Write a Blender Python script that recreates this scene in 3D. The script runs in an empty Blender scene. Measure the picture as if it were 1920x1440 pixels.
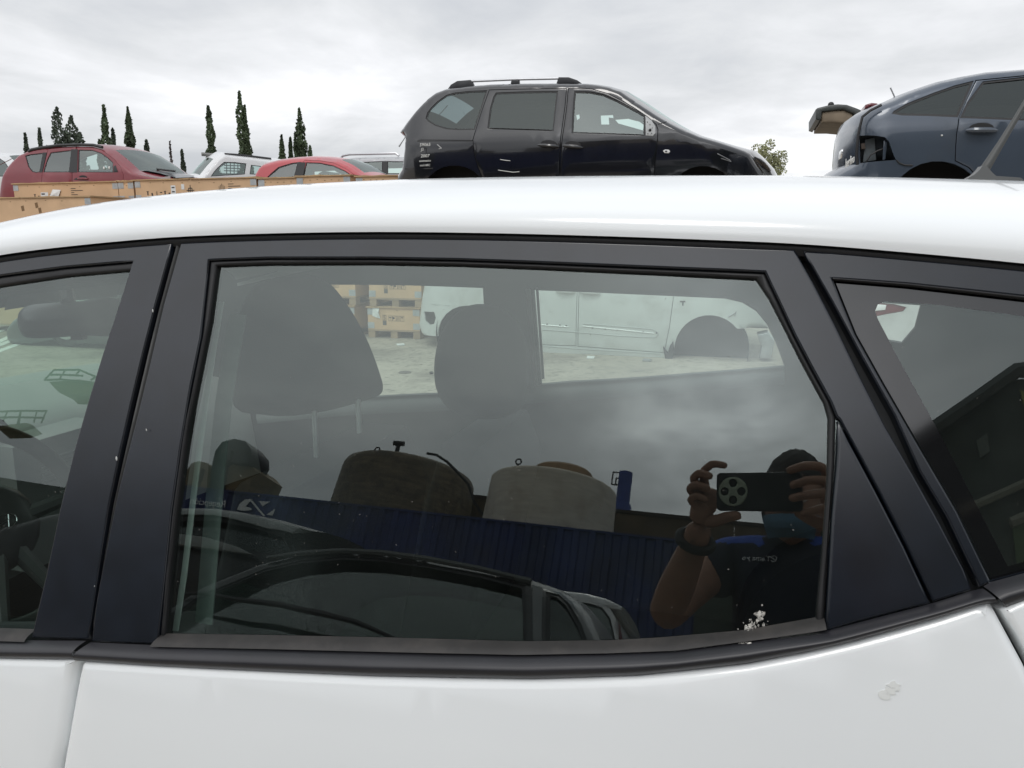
import bpy, bmesh, math, random
import numpy as np
from mathutils import Vector, Matrix
from mathutils.geometry import delaunay_2d_cdt
random.seed(7); rng = np.random.default_rng(7)
R = math.radians
SC = bpy.context.scene
COL = SC.collection
A = lambda *v: np.array(v, float)

# ------------------------------------------------------------------ camera, sky, sun, exposure
FPX, HOR = 1450.0, 440.0
PITCH = math.atan((720 - HOR) / FPX)
CAM = A(0, 0, 1.38)
cd = bpy.data.cameras.new("camera"); cam = bpy.data.objects.new("camera", cd); COL.objects.link(cam)
cam.location = CAM; cam.rotation_euler = (math.pi / 2 - PITCH, 0, 0)
cd.sensor_width = 36; cd.lens = 36 * FPX / 1920; cd.clip_start = 0.01; cd.clip_end = 3000
SC.camera = cam
SC.view_settings.view_transform = 'Standard'; SC.view_settings.look = 'None'
SC.view_settings.exposure = 0.0; SC.view_settings.gamma = 1; SC.view_settings.use_curve_mapping = False

SUN_EL, SUN_AZ = R(55), R(205)          # azimuth clockwise from +Y
w = bpy.data.worlds.new("World"); SC.world = w; w.use_nodes = True
nt = w.node_tree; nt.nodes.clear()
def N(t, **k):
    n = nt.nodes.new(t)
    for a, b in k.items(): setattr(n, a, b)
    return n
L = lambda a, b: nt.links.new(a, b)
def wmath(op, a, b=None):
    n = N('ShaderNodeMath', operation=op)
    for i, x in enumerate((a, b)):
        if x is None: continue
        if isinstance(x, (int, float)): n.inputs[i].default_value = x
        else: L(x, n.inputs[i])
    return n.outputs[0]
out = N('ShaderNodeOutputWorld')
sky = N('ShaderNodeTexSky', sky_type='NISHITA'); sky.sun_disc = False
sky.sun_elevation = SUN_EL; sky.sun_rotation = SUN_AZ
bg1 = N('ShaderNodeBackground'); bg1.inputs[1].default_value = 0.08; L(sky.outputs[0], bg1.inputs[0])
tc = N('ShaderNodeTexCoord'); sep = N('ShaderNodeSeparateXYZ'); L(tc.outputs['Generated'], sep.inputs[0])
zc = wmath('MAXIMUM', sep.outputs[2], 0.0)
den = wmath('ADD', zc, 0.16)
cmb = N('ShaderNodeCombineXYZ')
L(wmath('DIVIDE', sep.outputs[0], den), cmb.inputs[0]); L(wmath('DIVIDE', sep.outputs[1], den), cmb.inputs[1])
cmb.inputs[2].default_value = 3.7
def wnoise(scale, detail, rough, off):
    m = N('ShaderNodeMapping'); m.inputs['Location'].default_value = off; L(cmb.outputs[0], m.inputs[0])
    n = N('ShaderNodeTexNoise'); n.inputs['Scale'].default_value = scale; n.inputs['Detail'].default_value = detail
    n.inputs['Roughness'].default_value = rough; n.inputs['Distortion'].default_value = 0.35; L(m.outputs[0], n.inputs['Vector']); return n.outputs[0]
n1 = wnoise(0.50, 6, 0.52, (13.032, 15.774, 0)); n2 = wnoise(1.9, 8, 0.6, (5.1, 2.2, 1))
cl = wmath('ADD', wmath('MULTIPLY', n1, 0.78), wmath('MULTIPLY', n2, 0.22))
ramp = N('ShaderNodeValToRGB'); L(cl, ramp.inputs[0])
el = ramp.color_ramp.elements
el[0].position = 0.40; el[0].color = (0.60, 0.622, 0.655, 1)
el[1].position = 0.62; el[1].color = (1.06, 1.07, 1.08, 1)
e = el.new(0.48); e.color = (0.74, 0.755, 0.775, 1)
e = el.new(0.56); e.color = (0.90, 0.91, 0.935, 1)
# overcast brightening towards the zenith and the veiled sun
grad = wmath('ADD', 0.98, wmath('MULTIPLY', zc, 0.55))
sd = A(math.sin(SUN_AZ) * math.cos(SUN_EL), math.cos(SUN_AZ) * math.cos(SUN_EL), math.sin(SUN_EL))
dot = N('ShaderNodeVectorMath', operation='DOT_PRODUCT'); L(tc.outputs['Generated'], dot.inputs[0]); dot.inputs[1].default_value = sd
glow = wmath('MULTIPLY', wmath('POWER', wmath('MAXIMUM', dot.outputs['Value'], 0.0), 4.0), 0.45)
cb = A(math.sin(R(198.5)) * math.cos(R(25.5)), math.cos(R(198.5)) * math.cos(R(25.5)), math.sin(R(25.5)))      # thin spot in the cloud behind the photographer
dot2 = N('ShaderNodeVectorMath', operation='DOT_PRODUCT'); L(tc.outputs['Generated'], dot2.inputs[0]); dot2.inputs[1].default_value = cb
gm = wmath('ADD', wmath('ADD', grad, glow), wmath('MULTIPLY', wmath('MULTIPLY', wmath('POWER', wmath('MAXIMUM', dot2.outputs['Value'], 0.0), 110.0), wmath('MULTIPLY', n2, n2)), 7.0))
vm = N('ShaderNodeVectorMath', operation='SCALE'); L(ramp.outputs[0], vm.inputs[0]); L(gm, vm.inputs['Scale'])
bg2 = N('ShaderNodeBackground'); L(vm.outputs[0], bg2.inputs[0]); bg2.inputs[1].default_value = 1.0
mx = N('ShaderNodeMixShader'); mx.inputs[0].default_value = 0.95
L(bg1.outputs[0], mx.inputs[1]); L(bg2.outputs[0], mx.inputs[2]); L(mx.outputs[0], out.inputs[0])

sl = bpy.data.lights.new("sun", 'SUN'); sl.energy = 0.7; sl.angle = R(18); sl.color = (1, 0.97, 0.93)
so = bpy.data.objects.new("sun", sl); COL.objects.link(so)
so.rotation_euler = Vector(-sd).to_track_quat('-Z', 'Y').to_euler()
SC.cycles.max_bounces = 10; SC.cycles.transparent_max_bounces = 24; SC.cycles.caustics_reflective = False; SC.cycles.caustics_refractive = False

# ------------------------------------------------------------------ rays of the photograph
def ray(px, py):
    a = (px - 960) / FPX; b = -(py - 720) / FPX
    return A(a, math.cos(PITCH) + b * math.sin(PITCH), -math.sin(PITCH) + b * math.cos(PITCH))
def project(P):
    q = P - CAM
    f = q @ A(0, math.cos(PITCH), -math.sin(PITCH)); u = q @ A(0, math.sin(PITCH), math.cos(PITCH))
    return 960 + FPX * q[0] / f, 720 - FPX * u / f
GD = 0.78
gn = -ray(1375, 921); gn /= np.linalg.norm(gn)          # side glass faces the phone here
GO = CAM - GD * gn
gt = A(-gn[1], gn[0], 0); gt /= np.linalg.norm(gt)      # along the white car, towards its tail
gs = np.cross(gn, gt)                                   # up the glass
gh = A(gn[0], gn[1], 0); gh /= np.linalg.norm(gh)       # level, out of the car
YAW = math.atan2(-gt[1], gt[0])
def mirror(P): return P - 2 * ((P - GO) @ gn) * gn
def mpt(px, py, Ld): return mirror(CAM + Ld * ray(px, py))

# ------------------------------------------------------------------ materials
MATS = {}
def mat(name, col, rough=0.5, metal=0.0, coat=0.0, var=0.0, vscale=8.0, bump=0.0, bscale=40.0, spec=0.5, dirt=None, dscale=3.0, dlo=.55, dhi=.7, stretch=None):
    if name in MATS: return MATS[name]
    m = bpy.data.materials.new(name); m.use_nodes = True; t = m.node_tree; b = t.nodes['Principled BSDF']
    b.inputs['Base Color'].default_value = (*col, 1); b.inputs['Roughness'].default_value = rough
    b.inputs['Metallic'].default_value = metal; b.inputs['Coat Weight'].default_value = coat; b.inputs['Coat Roughness'].default_value = 0.04
    b.inputs['Specular IOR Level'].default_value = spec
    tcn = t.nodes.new('ShaderNodeTexCoord')
    if var or dirt:
        n = t.nodes.new('ShaderNodeTexNoise'); n.inputs['Scale'].default_value = vscale; n.inputs['Detail'].default_value = 6
        if stretch:
            mp_ = t.nodes.new('ShaderNodeMapping'); mp_.inputs['Scale'].default_value = stretch; t.links.new(tcn.outputs['Object'], mp_.inputs[0]); t.links.new(mp_.outputs[0], n.inputs['Vector'])
        else: t.links.new(tcn.outputs['Object'], n.inputs['Vector'])
        r = t.nodes.new('ShaderNodeValToRGB'); t.links.new(n.outputs[0], r.inputs[0])
        r.color_ramp.elements[0].position = .3; r.color_ramp.elements[1].position = .7
        r.color_ramp.elements[0].color = tuple(max(0, c * (1 - var)) for c in col) + (1,)
        r.color_ramp.elements[1].color = tuple(min(1, c * (1 + var)) for c in col) + (1,)
        o = r.outputs[0]
        if dirt:
            n2 = t.nodes.new('ShaderNodeTexNoise'); n2.inputs['Scale'].default_value = dscale; n2.inputs['Detail'].default_value = 9; n2.inputs['Roughness'].default_value = .65
            t.links.new(tcn.outputs['Object'], n2.inputs['Vector'])
            r2 = t.nodes.new('ShaderNodeMapRange'); r2.inputs[1].default_value = dlo; r2.inputs[2].default_value = dhi
            t.links.new(n2.outputs[0], r2.inputs[0])
            mxn = t.nodes.new('ShaderNodeMix'); mxn.data_type = 'RGBA'
            t.links.new(r2.outputs[0], mxn.inputs[0]); t.links.new(o, mxn.inputs[6]); mxn.inputs[7].default_value = (*dirt, 1)
            o = mxn.outputs[2]
        t.links.new(o, b.inputs['Base Color'])
    if bump:
        n = t.nodes.new('ShaderNodeTexNoise'); n.inputs['Scale'].default_value = bscale; n.inputs['Detail'].default_value = 5
        t.links.new(tcn.outputs['Object'], n.inputs['Vector'])
        bp = t.nodes.new('ShaderNodeBump'); bp.inputs['Strength'].default_value = bump; bp.inputs['Distance'].default_value = 0.01
        t.links.new(n.outputs[0], bp.inputs['Height']); t.links.new(bp.outputs[0], b.inputs['Normal'])
    MATS[name] = m; return m
def glass(name, tint, ior=1.6, dust=0.0, film=0.0):
    if name in MATS: return MATS[name]
    m = bpy.data.materials.new(name); m.use_nodes = True; t = m.node_tree; t.nodes.clear()
    o = t.nodes.new('ShaderNodeOutputMaterial'); tr = t.nodes.new('ShaderNodeBsdfTransparent'); tr.inputs[0].default_value = (*tint, 1)
    gl = t.nodes.new('ShaderNodeBsdfGlossy'); gl.inputs['Roughness'].default_value = 0.0; gl.inputs[0].default_value = (.91, 1.0, .975, 1)
    fr = t.nodes.new('ShaderNodeFresnel'); fr.inputs[0].default_value = ior
    geo = t.nodes.new('ShaderNodeNewGeometry')
    # the same strength from either side of the sheet
    mi = t.nodes.new('ShaderNodeMix'); mi.data_type = 'FLOAT'; mi.inputs[2].default_value = ior; mi.inputs[3].default_value = 1 / ior
    t.links.new(geo.outputs['Backfacing'], mi.inputs[0]); t.links.new(mi.outputs[0], fr.inputs[0])
    mx = t.nodes.new('ShaderNodeMixShader'); t.links.new(fr.outputs[0], mx.inputs[0]); t.links.new(tr.outputs[0], mx.inputs[1]); t.links.new(gl.outputs[0], mx.inputs[2])
    res = mx.outputs[0]
    if dust:
        tcn = t.nodes.new('ShaderNodeTexCoord')
        v = t.nodes.new('ShaderNodeTexVoronoi'); v.inputs['Scale'].default_value = 120; t.links.new(tcn.outputs['Object'], v.inputs['Vector'])
        sp = t.nodes.new('ShaderNodeSeparateColor'); t.links.new(v.outputs['Color'], sp.inputs[0])
        rad = t.nodes.new('ShaderNodeMapRange'); rad.inputs[1].default_value = .35; rad.inputs[2].default_value = 1; rad.inputs[3].default_value = 0; rad.inputs[4].default_value = .095
        t.links.new(sp.outputs[0], rad.inputs[0])
        lt = t.nodes.new('ShaderNodeMath'); lt.operation = 'LESS_THAN'; t.links.new(v.outputs['Distance'], lt.inputs[0]); t.links.new(rad.outputs[0], lt.inputs[1])
        n = t.nodes.new('ShaderNodeTexNoise'); n.inputs['Scale'].default_value = 9; n.inputs['Detail'].default_value = 8; t.links.new(tcn.outputs['Object'], n.inputs['Vector'])
        mr = t.nodes.new('ShaderNodeMapRange'); mr.inputs[1].default_value = .4; mr.inputs[2].default_value = .75; mr.inputs[3].default_value = film * .4; mr.inputs[4].default_value = film * 1.6; t.links.new(n.outputs[0], mr.inputs[0])
        ad = t.nodes.new('ShaderNodeMath'); ad.operation = 'MULTIPLY_ADD'; ad.use_clamp = True; t.links.new(lt.outputs[0], ad.inputs[0]); ad.inputs[1].default_value = dust; t.links.new(mr.outputs[0], ad.inputs[2])
        df = t.nodes.new('ShaderNodeBsdfDiffuse'); df.inputs[0].default_value = (.42, .40, .37, 1)
        m2 = t.nodes.new('ShaderNodeMixShader'); t.links.new(ad.outputs[0], m2.inputs[0]); t.links.new(res, m2.inputs[1]); t.links.new(df.outputs[0], m2.inputs[2]); res = m2.outputs[0]
    t.links.new(res, o.inputs[0]); MATS[name] = m; return m

# ------------------------------------------------------------------ mesh helpers
def mk(name, V, Fc, m, parent=None, smooth=True, ang=40, mats=None, fm=None):
    me = bpy.data.meshes.new(name); me.from_pydata([tuple(map(float, v)) for v in V], [], [tuple(map(int, f)) for f in Fc])
    for x in (mats or [m]): me.materials.append(x)
    if fm is not None: me.polygons.foreach_set('material_index', fm)
    me.polygons.foreach_set('use_smooth', [bool(smooth)] * len(me.polygons))
    me.update()
    if smooth and ang: me.set_sharp_from_angle(angle=R(ang))
    o = bpy.data.objects.new(name, me); COL.objects.link(o)
    if parent: o.parent = parent
    return o
def tag(o, label=None, cat=None, group=None, kind=None):
    for k, v in (('label', label), ('category', cat), ('group', group), ('kind', kind)):
        if v: o[k] = v
    return o
def thing(name, label, cat, group=None):
    o = bpy.data.objects.new(name, None); COL.objects.link(o); o.empty_display_size = .2
    return tag(o, label, cat, group)
class MB:
    def __init__(s): s.V = []; s.F = []
    def add(s, V, Fc):
        k = len(s.V); s.V += [tuple(v) for v in V]; s.F += [tuple(i + k for i in f) for f in Fc]; return s
    def box(s, lo, hi, M=None):
        V = [A(x, y, z) for x in (lo[0], hi[0]) for y in (lo[1], hi[1]) for z in (lo[2], hi[2])]
        if M: V = [M(v) for v in V]
        return s.add(V, [(0, 1, 3, 2), (4, 6, 7, 5), (0, 4, 5, 1), (2, 3, 7, 6), (0, 2, 6, 4), (1, 5, 7, 3)])
    def tube(s, pts, r, n=8, cap=True):
        pts = [A(*p) for p in pts]; rr = r if hasattr(r, '__len__') else [r] * len(pts)
        V = []; F_ = []; up = None
        for i, p in enumerate(pts):
            d = pts[min(i + 1, len(pts) - 1)] - pts[max(i - 1, 0)]; d = d / (np.linalg.norm(d) + 1e-12)
            if up is None:
                up = A(0, 0, 1) if abs(d[2]) < .9 else A(1, 0, 0)
            x = np.cross(d, up); x /= np.linalg.norm(x); y = np.cross(x, d); up = y
            V += [p + rr[i] * (math.cos(2 * math.pi * k / n) * x + math.sin(2 * math.pi * k / n) * y) for k in range(n)]
        for i in range(len(pts) - 1):
            for k in range(n):
                F_.append((i * n + k, i * n + (k + 1) % n, (i + 1) * n + (k + 1) % n, (i + 1) * n + k))
        if cap: F_ += [tuple(range(n))[::-1], tuple((len(pts) - 1) * n + k for k in range(n))]
        return s.add(V, F_)
    def lathe(s, prof, n=32, M=None, cap=True):
        V = []; F_ = []
        for r, z in prof: V += [A(r * math.cos(2 * math.pi * k / n), r * math.sin(2 * math.pi * k / n), z) for k in range(n)]
        for i in range(len(prof) - 1):
            for k in range(n): F_.append((i * n + k, i * n + (k + 1) % n, (i + 1) * n + (k + 1) % n, (i + 1) * n + k))
        if cap: F_ += [tuple(range(n))[::-1], tuple((len(prof) - 1) * n + k for k in range(n))]
        if M: V = [M(v) for v in V]
        return s.add(V, F_)
    def ellipsoid(s, c, r, n=16, m=10, M=None):
        V = []; F_ = []
        for i in range(m + 1):
            th = math.pi * i / m
            for k in range(n):
                ph = 2 * math.pi * k / n; v = A(r[0] * math.sin(th) * math.cos(ph), r[1] * math.sin(th) * math.sin(ph), r[2] * math.cos(th))
                if M: v = M(v)
                V.append(A(*c) + v)
        for i in range(m):
            for k in range(n): F_.append((i * n + k, (i + 1) * n + k, (i + 1) * n + (k + 1) % n, i * n + (k + 1) % n))
        return s.add(V, F_)
    def build(s, name, m, parent=None, smooth=True, ang=40): return mk(name, s.V, s.F, m, parent, smooth, ang)

def area(p): p = np.asarray(p); x, y = p[:, 0], p[:, 1]; return .5 * np.sum(x * np.roll(y, -1) - np.roll(x, -1) * y)
def ccw(p): p = np.asarray(p, float); return p if area(p) > 0 else p[::-1].copy()
def dens(p, step, closed=True):
    p = np.asarray(p, float); o = []
    n = len(p)
    for i in range(n if closed else n - 1):
        a, b = p[i], p[(i + 1) % n]; k = max(1, int(math.ceil(np.linalg.norm(b - a) / step)))
        o += [a + (b - a) * j / k for j in range(k)]
    if not closed: o.append(p[-1])
    return np.array(o)
def cr(p, n=4, closed=False):
    "Catmull-Rom through the points"
    p = np.asarray(p, float); m = len(p); o = []
    for i in range(m if closed else m - 1):
        g = (lambda k: p[k % m]) if closed else (lambda k: p[min(max(k, 0), m - 1)])
        a, b, c, d = g(i - 1), g(i), g(i + 1), g(i + 2)
        for j in range(n):
            t = j / n; o.append(.5 * (2 * b + (c - a) * t + (2 * a - 5 * b + 4 * c - d) * t * t + (3 * b - a - 3 * c + d) * t ** 3))
    if not closed: o.append(p[-1])
    return np.array(o)
def insetp(p, r):
    "move a CCW loop inwards by r (mitred)"
    p = np.asarray(p, float); a = np.roll(p, 1, 0); b = np.roll(p, -1, 0)
    d1 = p - a; d2 = b - p
    d1 /= np.linalg.norm(d1, axis=1)[:, None] + 1e-12; d2 /= np.linalg.norm(d2, axis=1)[:, None] + 1e-12
    n1 = np.c_[-d1[:, 1], d1[:, 0]]; n2 = np.c_[-d2[:, 1], d2[:, 0]]
    q = n1 + n2; q /= np.linalg.norm(q, axis=1)[:, None] + 1e-12
    k = np.clip(np.sum(q * n1, 1), .45, 1)[:, None]
    return p + q / k * r
def inside(pts, poly):
    pts = np.asarray(pts, float); poly = np.asarray(poly, float); x, y = pts[:, 0], pts[:, 1]; r = np.zeros(len(pts), bool)
    for i in range(len(poly)):
        (x1, y1), (x2, y2) = poly[i - 1], poly[i]
        c = (y1 > y) != (y2 > y)
        with np.errstate(all='ignore'): r ^= c & (x < (x2 - x1) * (y - y1) / (y2 - y1 + 1e-30) + x1)
    return r
def dist(pts, poly, closed=True):
    pts = np.asarray(pts, float); poly = np.asarray(poly, float); d = np.full(len(pts), 1e9)
    for i in range(0 if closed else 1, len(poly)):
        a, b = poly[i - 1], poly[i]; v = b - a; t = np.clip(((pts - a) @ v) / (v @ v + 1e-20), 0, 1)
        d = np.minimum(d, np.linalg.norm(pts - a - t[:, None] * v, axis=1))
    return d
def fill(loops, extra, step):
    "triangles of loops[0] minus the other loops; returns points, triangles and for each input loop its vertex ids"
    pts = [tuple(q) for l in loops for q in l] ; ed = []; k = 0
    for l in loops:
        ed += [(k + i, k + (i + 1) % len(l)) for i in range(len(l))]; k += len(l)
    lo = loops[0].min(0); hi = loops[0].max(0)
    if step:
        gx, gy = np.meshgrid(np.arange(lo[0], hi[0], step), np.arange(lo[1], hi[1], step)); gx[1::2] += step / 2
        g = np.c_[gx.ravel(), gy.ravel()]
        if extra is not None and len(extra): g = np.r_[g, extra]
    else: g = np.zeros((0, 2)) if extra is None else np.asarray(extra)
    if len(g):
        ok = inside(g, loops[0])
        for l in loops[1:]: ok &= ~inside(g, l)
        g = g[ok]
        if len(g):
            dm = np.min([dist(g, l) for l in loops], 0); g = g[dm > (step or .02) * .12]
        pts += [tuple(q) for q in g]
    vv, ee, ff, ov, oe, of = delaunay_2d_cdt([Vector(p) for p in pts], ed, [], 0, 1e-7)
    P = np.array([tuple(v) for v in vv]); mp = {}
    for i, src in enumerate(ov):
        for s_ in src: mp[s_] = i
    T = np.array([tuple(f) for f in ff if len(f) == 3])
    c = P[T].mean(1); ok = inside(c, loops[0])
    for l in loops[1:]: ok &= ~inside(c, l)
    T = T[ok]
    a = P[T]; ar = (a[:, 1, 0] - a[:, 0, 0]) * (a[:, 2, 1] - a[:, 0, 1]) - (a[:, 2, 0] - a[:, 0, 0]) * (a[:, 1, 1] - a[:, 0, 1])
    T[ar < 0] = T[ar < 0][:, ::-1]; T = T[np.abs(ar) > 1e-12]
    ids = []; k = 0
    for l in loops: ids.append([mp[k + i] for i in range(len(l))]); k += len(l)
    return P, T, ids
def lift(name, poly, holes, S, NF, m, parent=None, step=.05, rnd=.003, thick=.02, off=0.0, extra=None, edge=None, flip=False, ang=40, hthick=None, exact=False):
    "panel: a 2D outline with holes laid on the surface S(uv)->xyz, edges rolled over by rnd and turned in by thick"
    es = edge or step * .8
    out_ = [dens(ccw(poly), es)] + [dens(ccw(h), es)[::-1].copy() for h in (holes or [])]
    ins = [insetp(l, rnd) for l in out_] if rnd else out_
    P, T, ids = fill(ins, extra, step)
    def at(q, dep): q = np.asarray(q); return S(q) + NF(q) * (off + dep)
    V = list(at(P, 0)); Fc = [tuple(t) for t in T]
    for i, (l, q, idx) in enumerate(zip(out_, ins, ids)):
        th = thick if (i == 0 or hthick is None) else hthick
        if not th: continue
        prev = idx; n = len(l)
        rows = [(math.sin(a), -rnd * (1 - math.cos(a))) for a in (math.pi / 6, math.pi / 3, math.pi / 2)] if rnd else []
        rows.append((1, -max(th, rnd * 1.01)))
        for f, dep in rows:
            k = len(V); V += list(at(q + (l - q) * f, dep)); cur = list(range(k, k + n))
            for j in range(n): Fc.append((prev[j], cur[j], cur[(j + 1) % n], prev[(j + 1) % n]))
            prev = cur
    if flip: Fc = [f[::-1] for f in Fc]
    ob = mk(name, V, Fc, m, parent, True, ang)
    if exact:                                              # true surface normals on the face of the panel
        h_ = 1e-3; n_ = np.cross(S(P + A(h_, 0)) - S(P - A(h_, 0)), S(P + A(0, h_)) - S(P - A(0, h_))); n_ /= np.linalg.norm(n_, axis=1)[:, None]
        an = np.zeros(len(ob.data.vertices) * 3); ob.data.vertices.foreach_get('normal', an); an = an.reshape(-1, 3); an[:len(P)] = n_
        ob.data.normals_split_custom_set_from_vertices([tuple(v) for v in an])
    if not thick and name.startswith('window'):          # true surface normals for clean mirror images
        h_ = 1e-3; n_ = np.cross(S(P + A(h_, 0)) - S(P - A(h_, 0)), S(P + A(0, h_)) - S(P - A(0, h_))); n_ /= np.linalg.norm(n_, axis=1)[:, None]
        if flip: n_ = -n_
        n_ = n_ * np.sign(np.sum(n_ * NF(P), 1))[:, None]
        ob.data.normals_split_custom_set_from_vertices([tuple(v) for v in n_])
    return ob
def strip(name, P, Q, S, NF, m, parent=None, bulge=.01, base=0.0, K=8, n=60, lean=0.0, power=1.0):
    "rounded bar between two lines on the surface"
    def rs(l):
        l = np.asarray(l, float); s_ = np.r_[0, np.cumsum(np.linalg.norm(np.diff(l, axis=0), axis=1))]; t = np.linspace(0, s_[-1], n)
        return np.c_[np.interp(t, s_, l[:, 0]), np.interp(t, s_, l[:, 1])]
    a, b = rs(P), rs(Q); V = []; Fc = []
    for k in range(K + 1):
        f = k / K; uv = a + (b - a) * f; d = base + bulge * math.sin(math.pi * f) ** power + lean * f
        V += list(S(uv) + NF(uv) * d)
    for k in range(K):
        for i in range(n - 1): Fc.append((k * n + i, (k + 1) * n + i, (k + 1) * n + i + 1, k * n + i + 1))
    return mk(name, V, Fc, m, parent, True, 60)
def text(name, s, P, right, up, size, m, parent=None, ext=.0004, shear=0.0, align='CENTER', bold=0.0, squeeze=1.0):
    c = bpy.data.curves.new(name, 'FONT'); c.body = s; c.size = size; c.extrude = ext; c.align_x = align; c.align_y = 'CENTER'; c.shear = shear; c.offset = bold; c.resolution_u = 3
    o = bpy.data.objects.new(name, c); COL.objects.link(o)
    me = bpy.data.meshes.new_from_object(o.evaluated_get(bpy.context.evaluated_depsgraph_get())); bpy.data.objects.remove(o); bpy.data.curves.remove(c)
    right = A(*right) / np.linalg.norm(right); up = A(*up) / np.linalg.norm(up); nn = np.cross(right, up)
    co = np.zeros(len(me.vertices) * 3); me.vertices.foreach_get('co', co); co = co.reshape(-1, 3)
    co = A(*P) + co[:, :1] * squeeze * right + co[:, 1:2] * up + co[:, 2:] * nn
    me.vertices.foreach_set('co', co.ravel()); me.materials.clear(); me.materials.append(m); me.update(); me.name = name
    o = bpy.data.objects.new(name, me); COL.objects.link(o)
    if parent: o.parent = parent
    return o
def prism(name, poly3, nrm, depth, m, parent=None):
    "flat polygon in space pulled back by depth along -nrm"
    p = [A(*q) for q in poly3]; k = len(p); d = A(*nrm) * depth
    V = p + [q - d for q in p]; c = sum(np.cross(p[i], p[(i + 1) % k]) for i in range(k))
    if c @ A(*nrm) < 0: V = V[:k][::-1] + V[k:][::-1]
    Fc = [tuple(range(k)), tuple(range(2 * k - 1, k - 1, -1))] + [(i, k + i, k + (i + 1) % k, (i + 1) % k) for i in range(k)]
    return mk(name, V, Fc, m, parent, False)

# ------------------------------------------------------------------ shared materials
M_WHITE = mat('white car paint', (.87, .895, .90), .22, coat=.6, var=.012, vscale=3, dirt=(.66, .65, .61), dscale=2.3, dlo=.62, dhi=1.0)
M_TRIM = mat('satin black trim', (.008, .011, .017), .24, var=.25, vscale=25, spec=.75)
M_RUB = mat('black rubber', (.012, .012, .013), .5)
M_SWEEP = mat('dusty rubber', (.024, .022, .021), .6, var=.25, vscale=30, dirt=(.06, .053, .048), dscale=14, dlo=.5, dhi=.8)
M_MOULD = mat('moulding black plastic', (.022, .022, .026), .38, var=.2, vscale=12)
M_INT = mat('dark interior plastic', (.03, .032, .034), .55, var=.2)
M_INT2 = mat('grey interior trim', (.16, .17, .17), .6, var=.1)
M_FAB = mat('dark seat fabric', (.02, .021, .023), .85, bump=.1, bscale=400)
M_CHROME = mat('chrome', (.8, .8, .8), .12, metal=1)
M_BLACK = mat('black plastic', (.015, .015, .016), .45)
M_TYRE = mat('tyre rubber', (.02, .02, .02), .8, var=.3)
M_RIM = mat('alloy rim', (.55, .56, .57), .35, metal=.8)
M_STEEL = mat('grey steel', (.35, .36, .37), .45, metal=.6, var=.2)
M_MARK = mat('white marker', (.75, .75, .72), .7)
G_NEAR = glass('side glass', (.80, .92, .87), 2.0, dust=.30, film=.006)
G_FAR = glass('far side glass', (.86, .92, .89), 1.45)
G_SCR = glass('windscreen glass', (.58, .74, .62), 1.45)
G_CAR = glass('car glass', (.56, .72, .66), 2.35)
G_DARK = glass('privacy glass', (.30, .32, .36), 1.72)

# ------------------------------------------------------------------ ground
def ground():
    n = 64; xs = np.concatenate([-np.geomspace(1500, 2, n // 2), np.geomspace(2, 1500, n // 2)])
    V = [(x, y, 0) for y in xs for x in xs]; k = len(xs)
    Fc = [(j * k + i, j * k + i + 1, (j + 1) * k + i + 1, (j + 1) * k + i) for j in range(k - 1) for i in range(k - 1)]
    m = mat('yard ground', (.36, .32, .265), .9, var=.16, vscale=.5, bump=.35, bscale=9, dirt=(.17, .15, .125), dscale=.9, dlo=.48, dhi=.72)
    t = m.node_tree; b = t.nodes['Principled BSDF']; tcn = t.nodes.new('ShaderNodeTexCoord')
    vo = t.nodes.new('ShaderNodeTexVoronoi'); vo.inputs['Scale'].default_value = 26; t.links.new(tcn.outputs['Object'], vo.inputs['Vector'])
    fine = t.nodes.new('ShaderNodeTexNoise'); fine.inputs['Scale'].default_value = 5; fine.inputs['Detail'].default_value = 12; fine.inputs['Roughness'].default_value = .8; t.links.new(tcn.outputs['Object'], fine.inputs['Vector'])
    mm_ = t.nodes.new('ShaderNodeMath'); mm_.operation = 'MULTIPLY_ADD'; t.links.new(fine.outputs[0], mm_.inputs[0]); mm_.inputs[1].default_value = 1.0; mm_.inputs[2].default_value = .50
    sp = t.nodes.new('ShaderNodeSeparateColor'); t.links.new(vo.outputs['Color'], sp.inputs[0])
    st = t.nodes.new('ShaderNodeMapRange'); st.inputs[1].default_value = .80; st.inputs[2].default_value = .95; st.inputs[3].default_value = 1; st.inputs[4].default_value = .62; t.links.new(sp.outputs[0], st.inputs[0])
    m2 = t.nodes.new('ShaderNodeMath'); m2.operation = 'MULTIPLY'; t.links.new(mm_.outputs[0], m2.inputs[0]); t.links.new(st.outputs[0], m2.inputs[1])
    src = b.inputs['Base Color'].links[0].from_socket; sc_ = t.nodes.new('ShaderNodeVectorMath'); sc_.operation = 'SCALE'; t.links.new(src, sc_.inputs[0]); t.links.new(m2.outputs[0], sc_.inputs['Scale']); t.links.new(sc_.outputs[0], b.inputs['Base Color'])
    tag(mk('ground', V, Fc, m, None, False), kind='structure')
ground()

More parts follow.
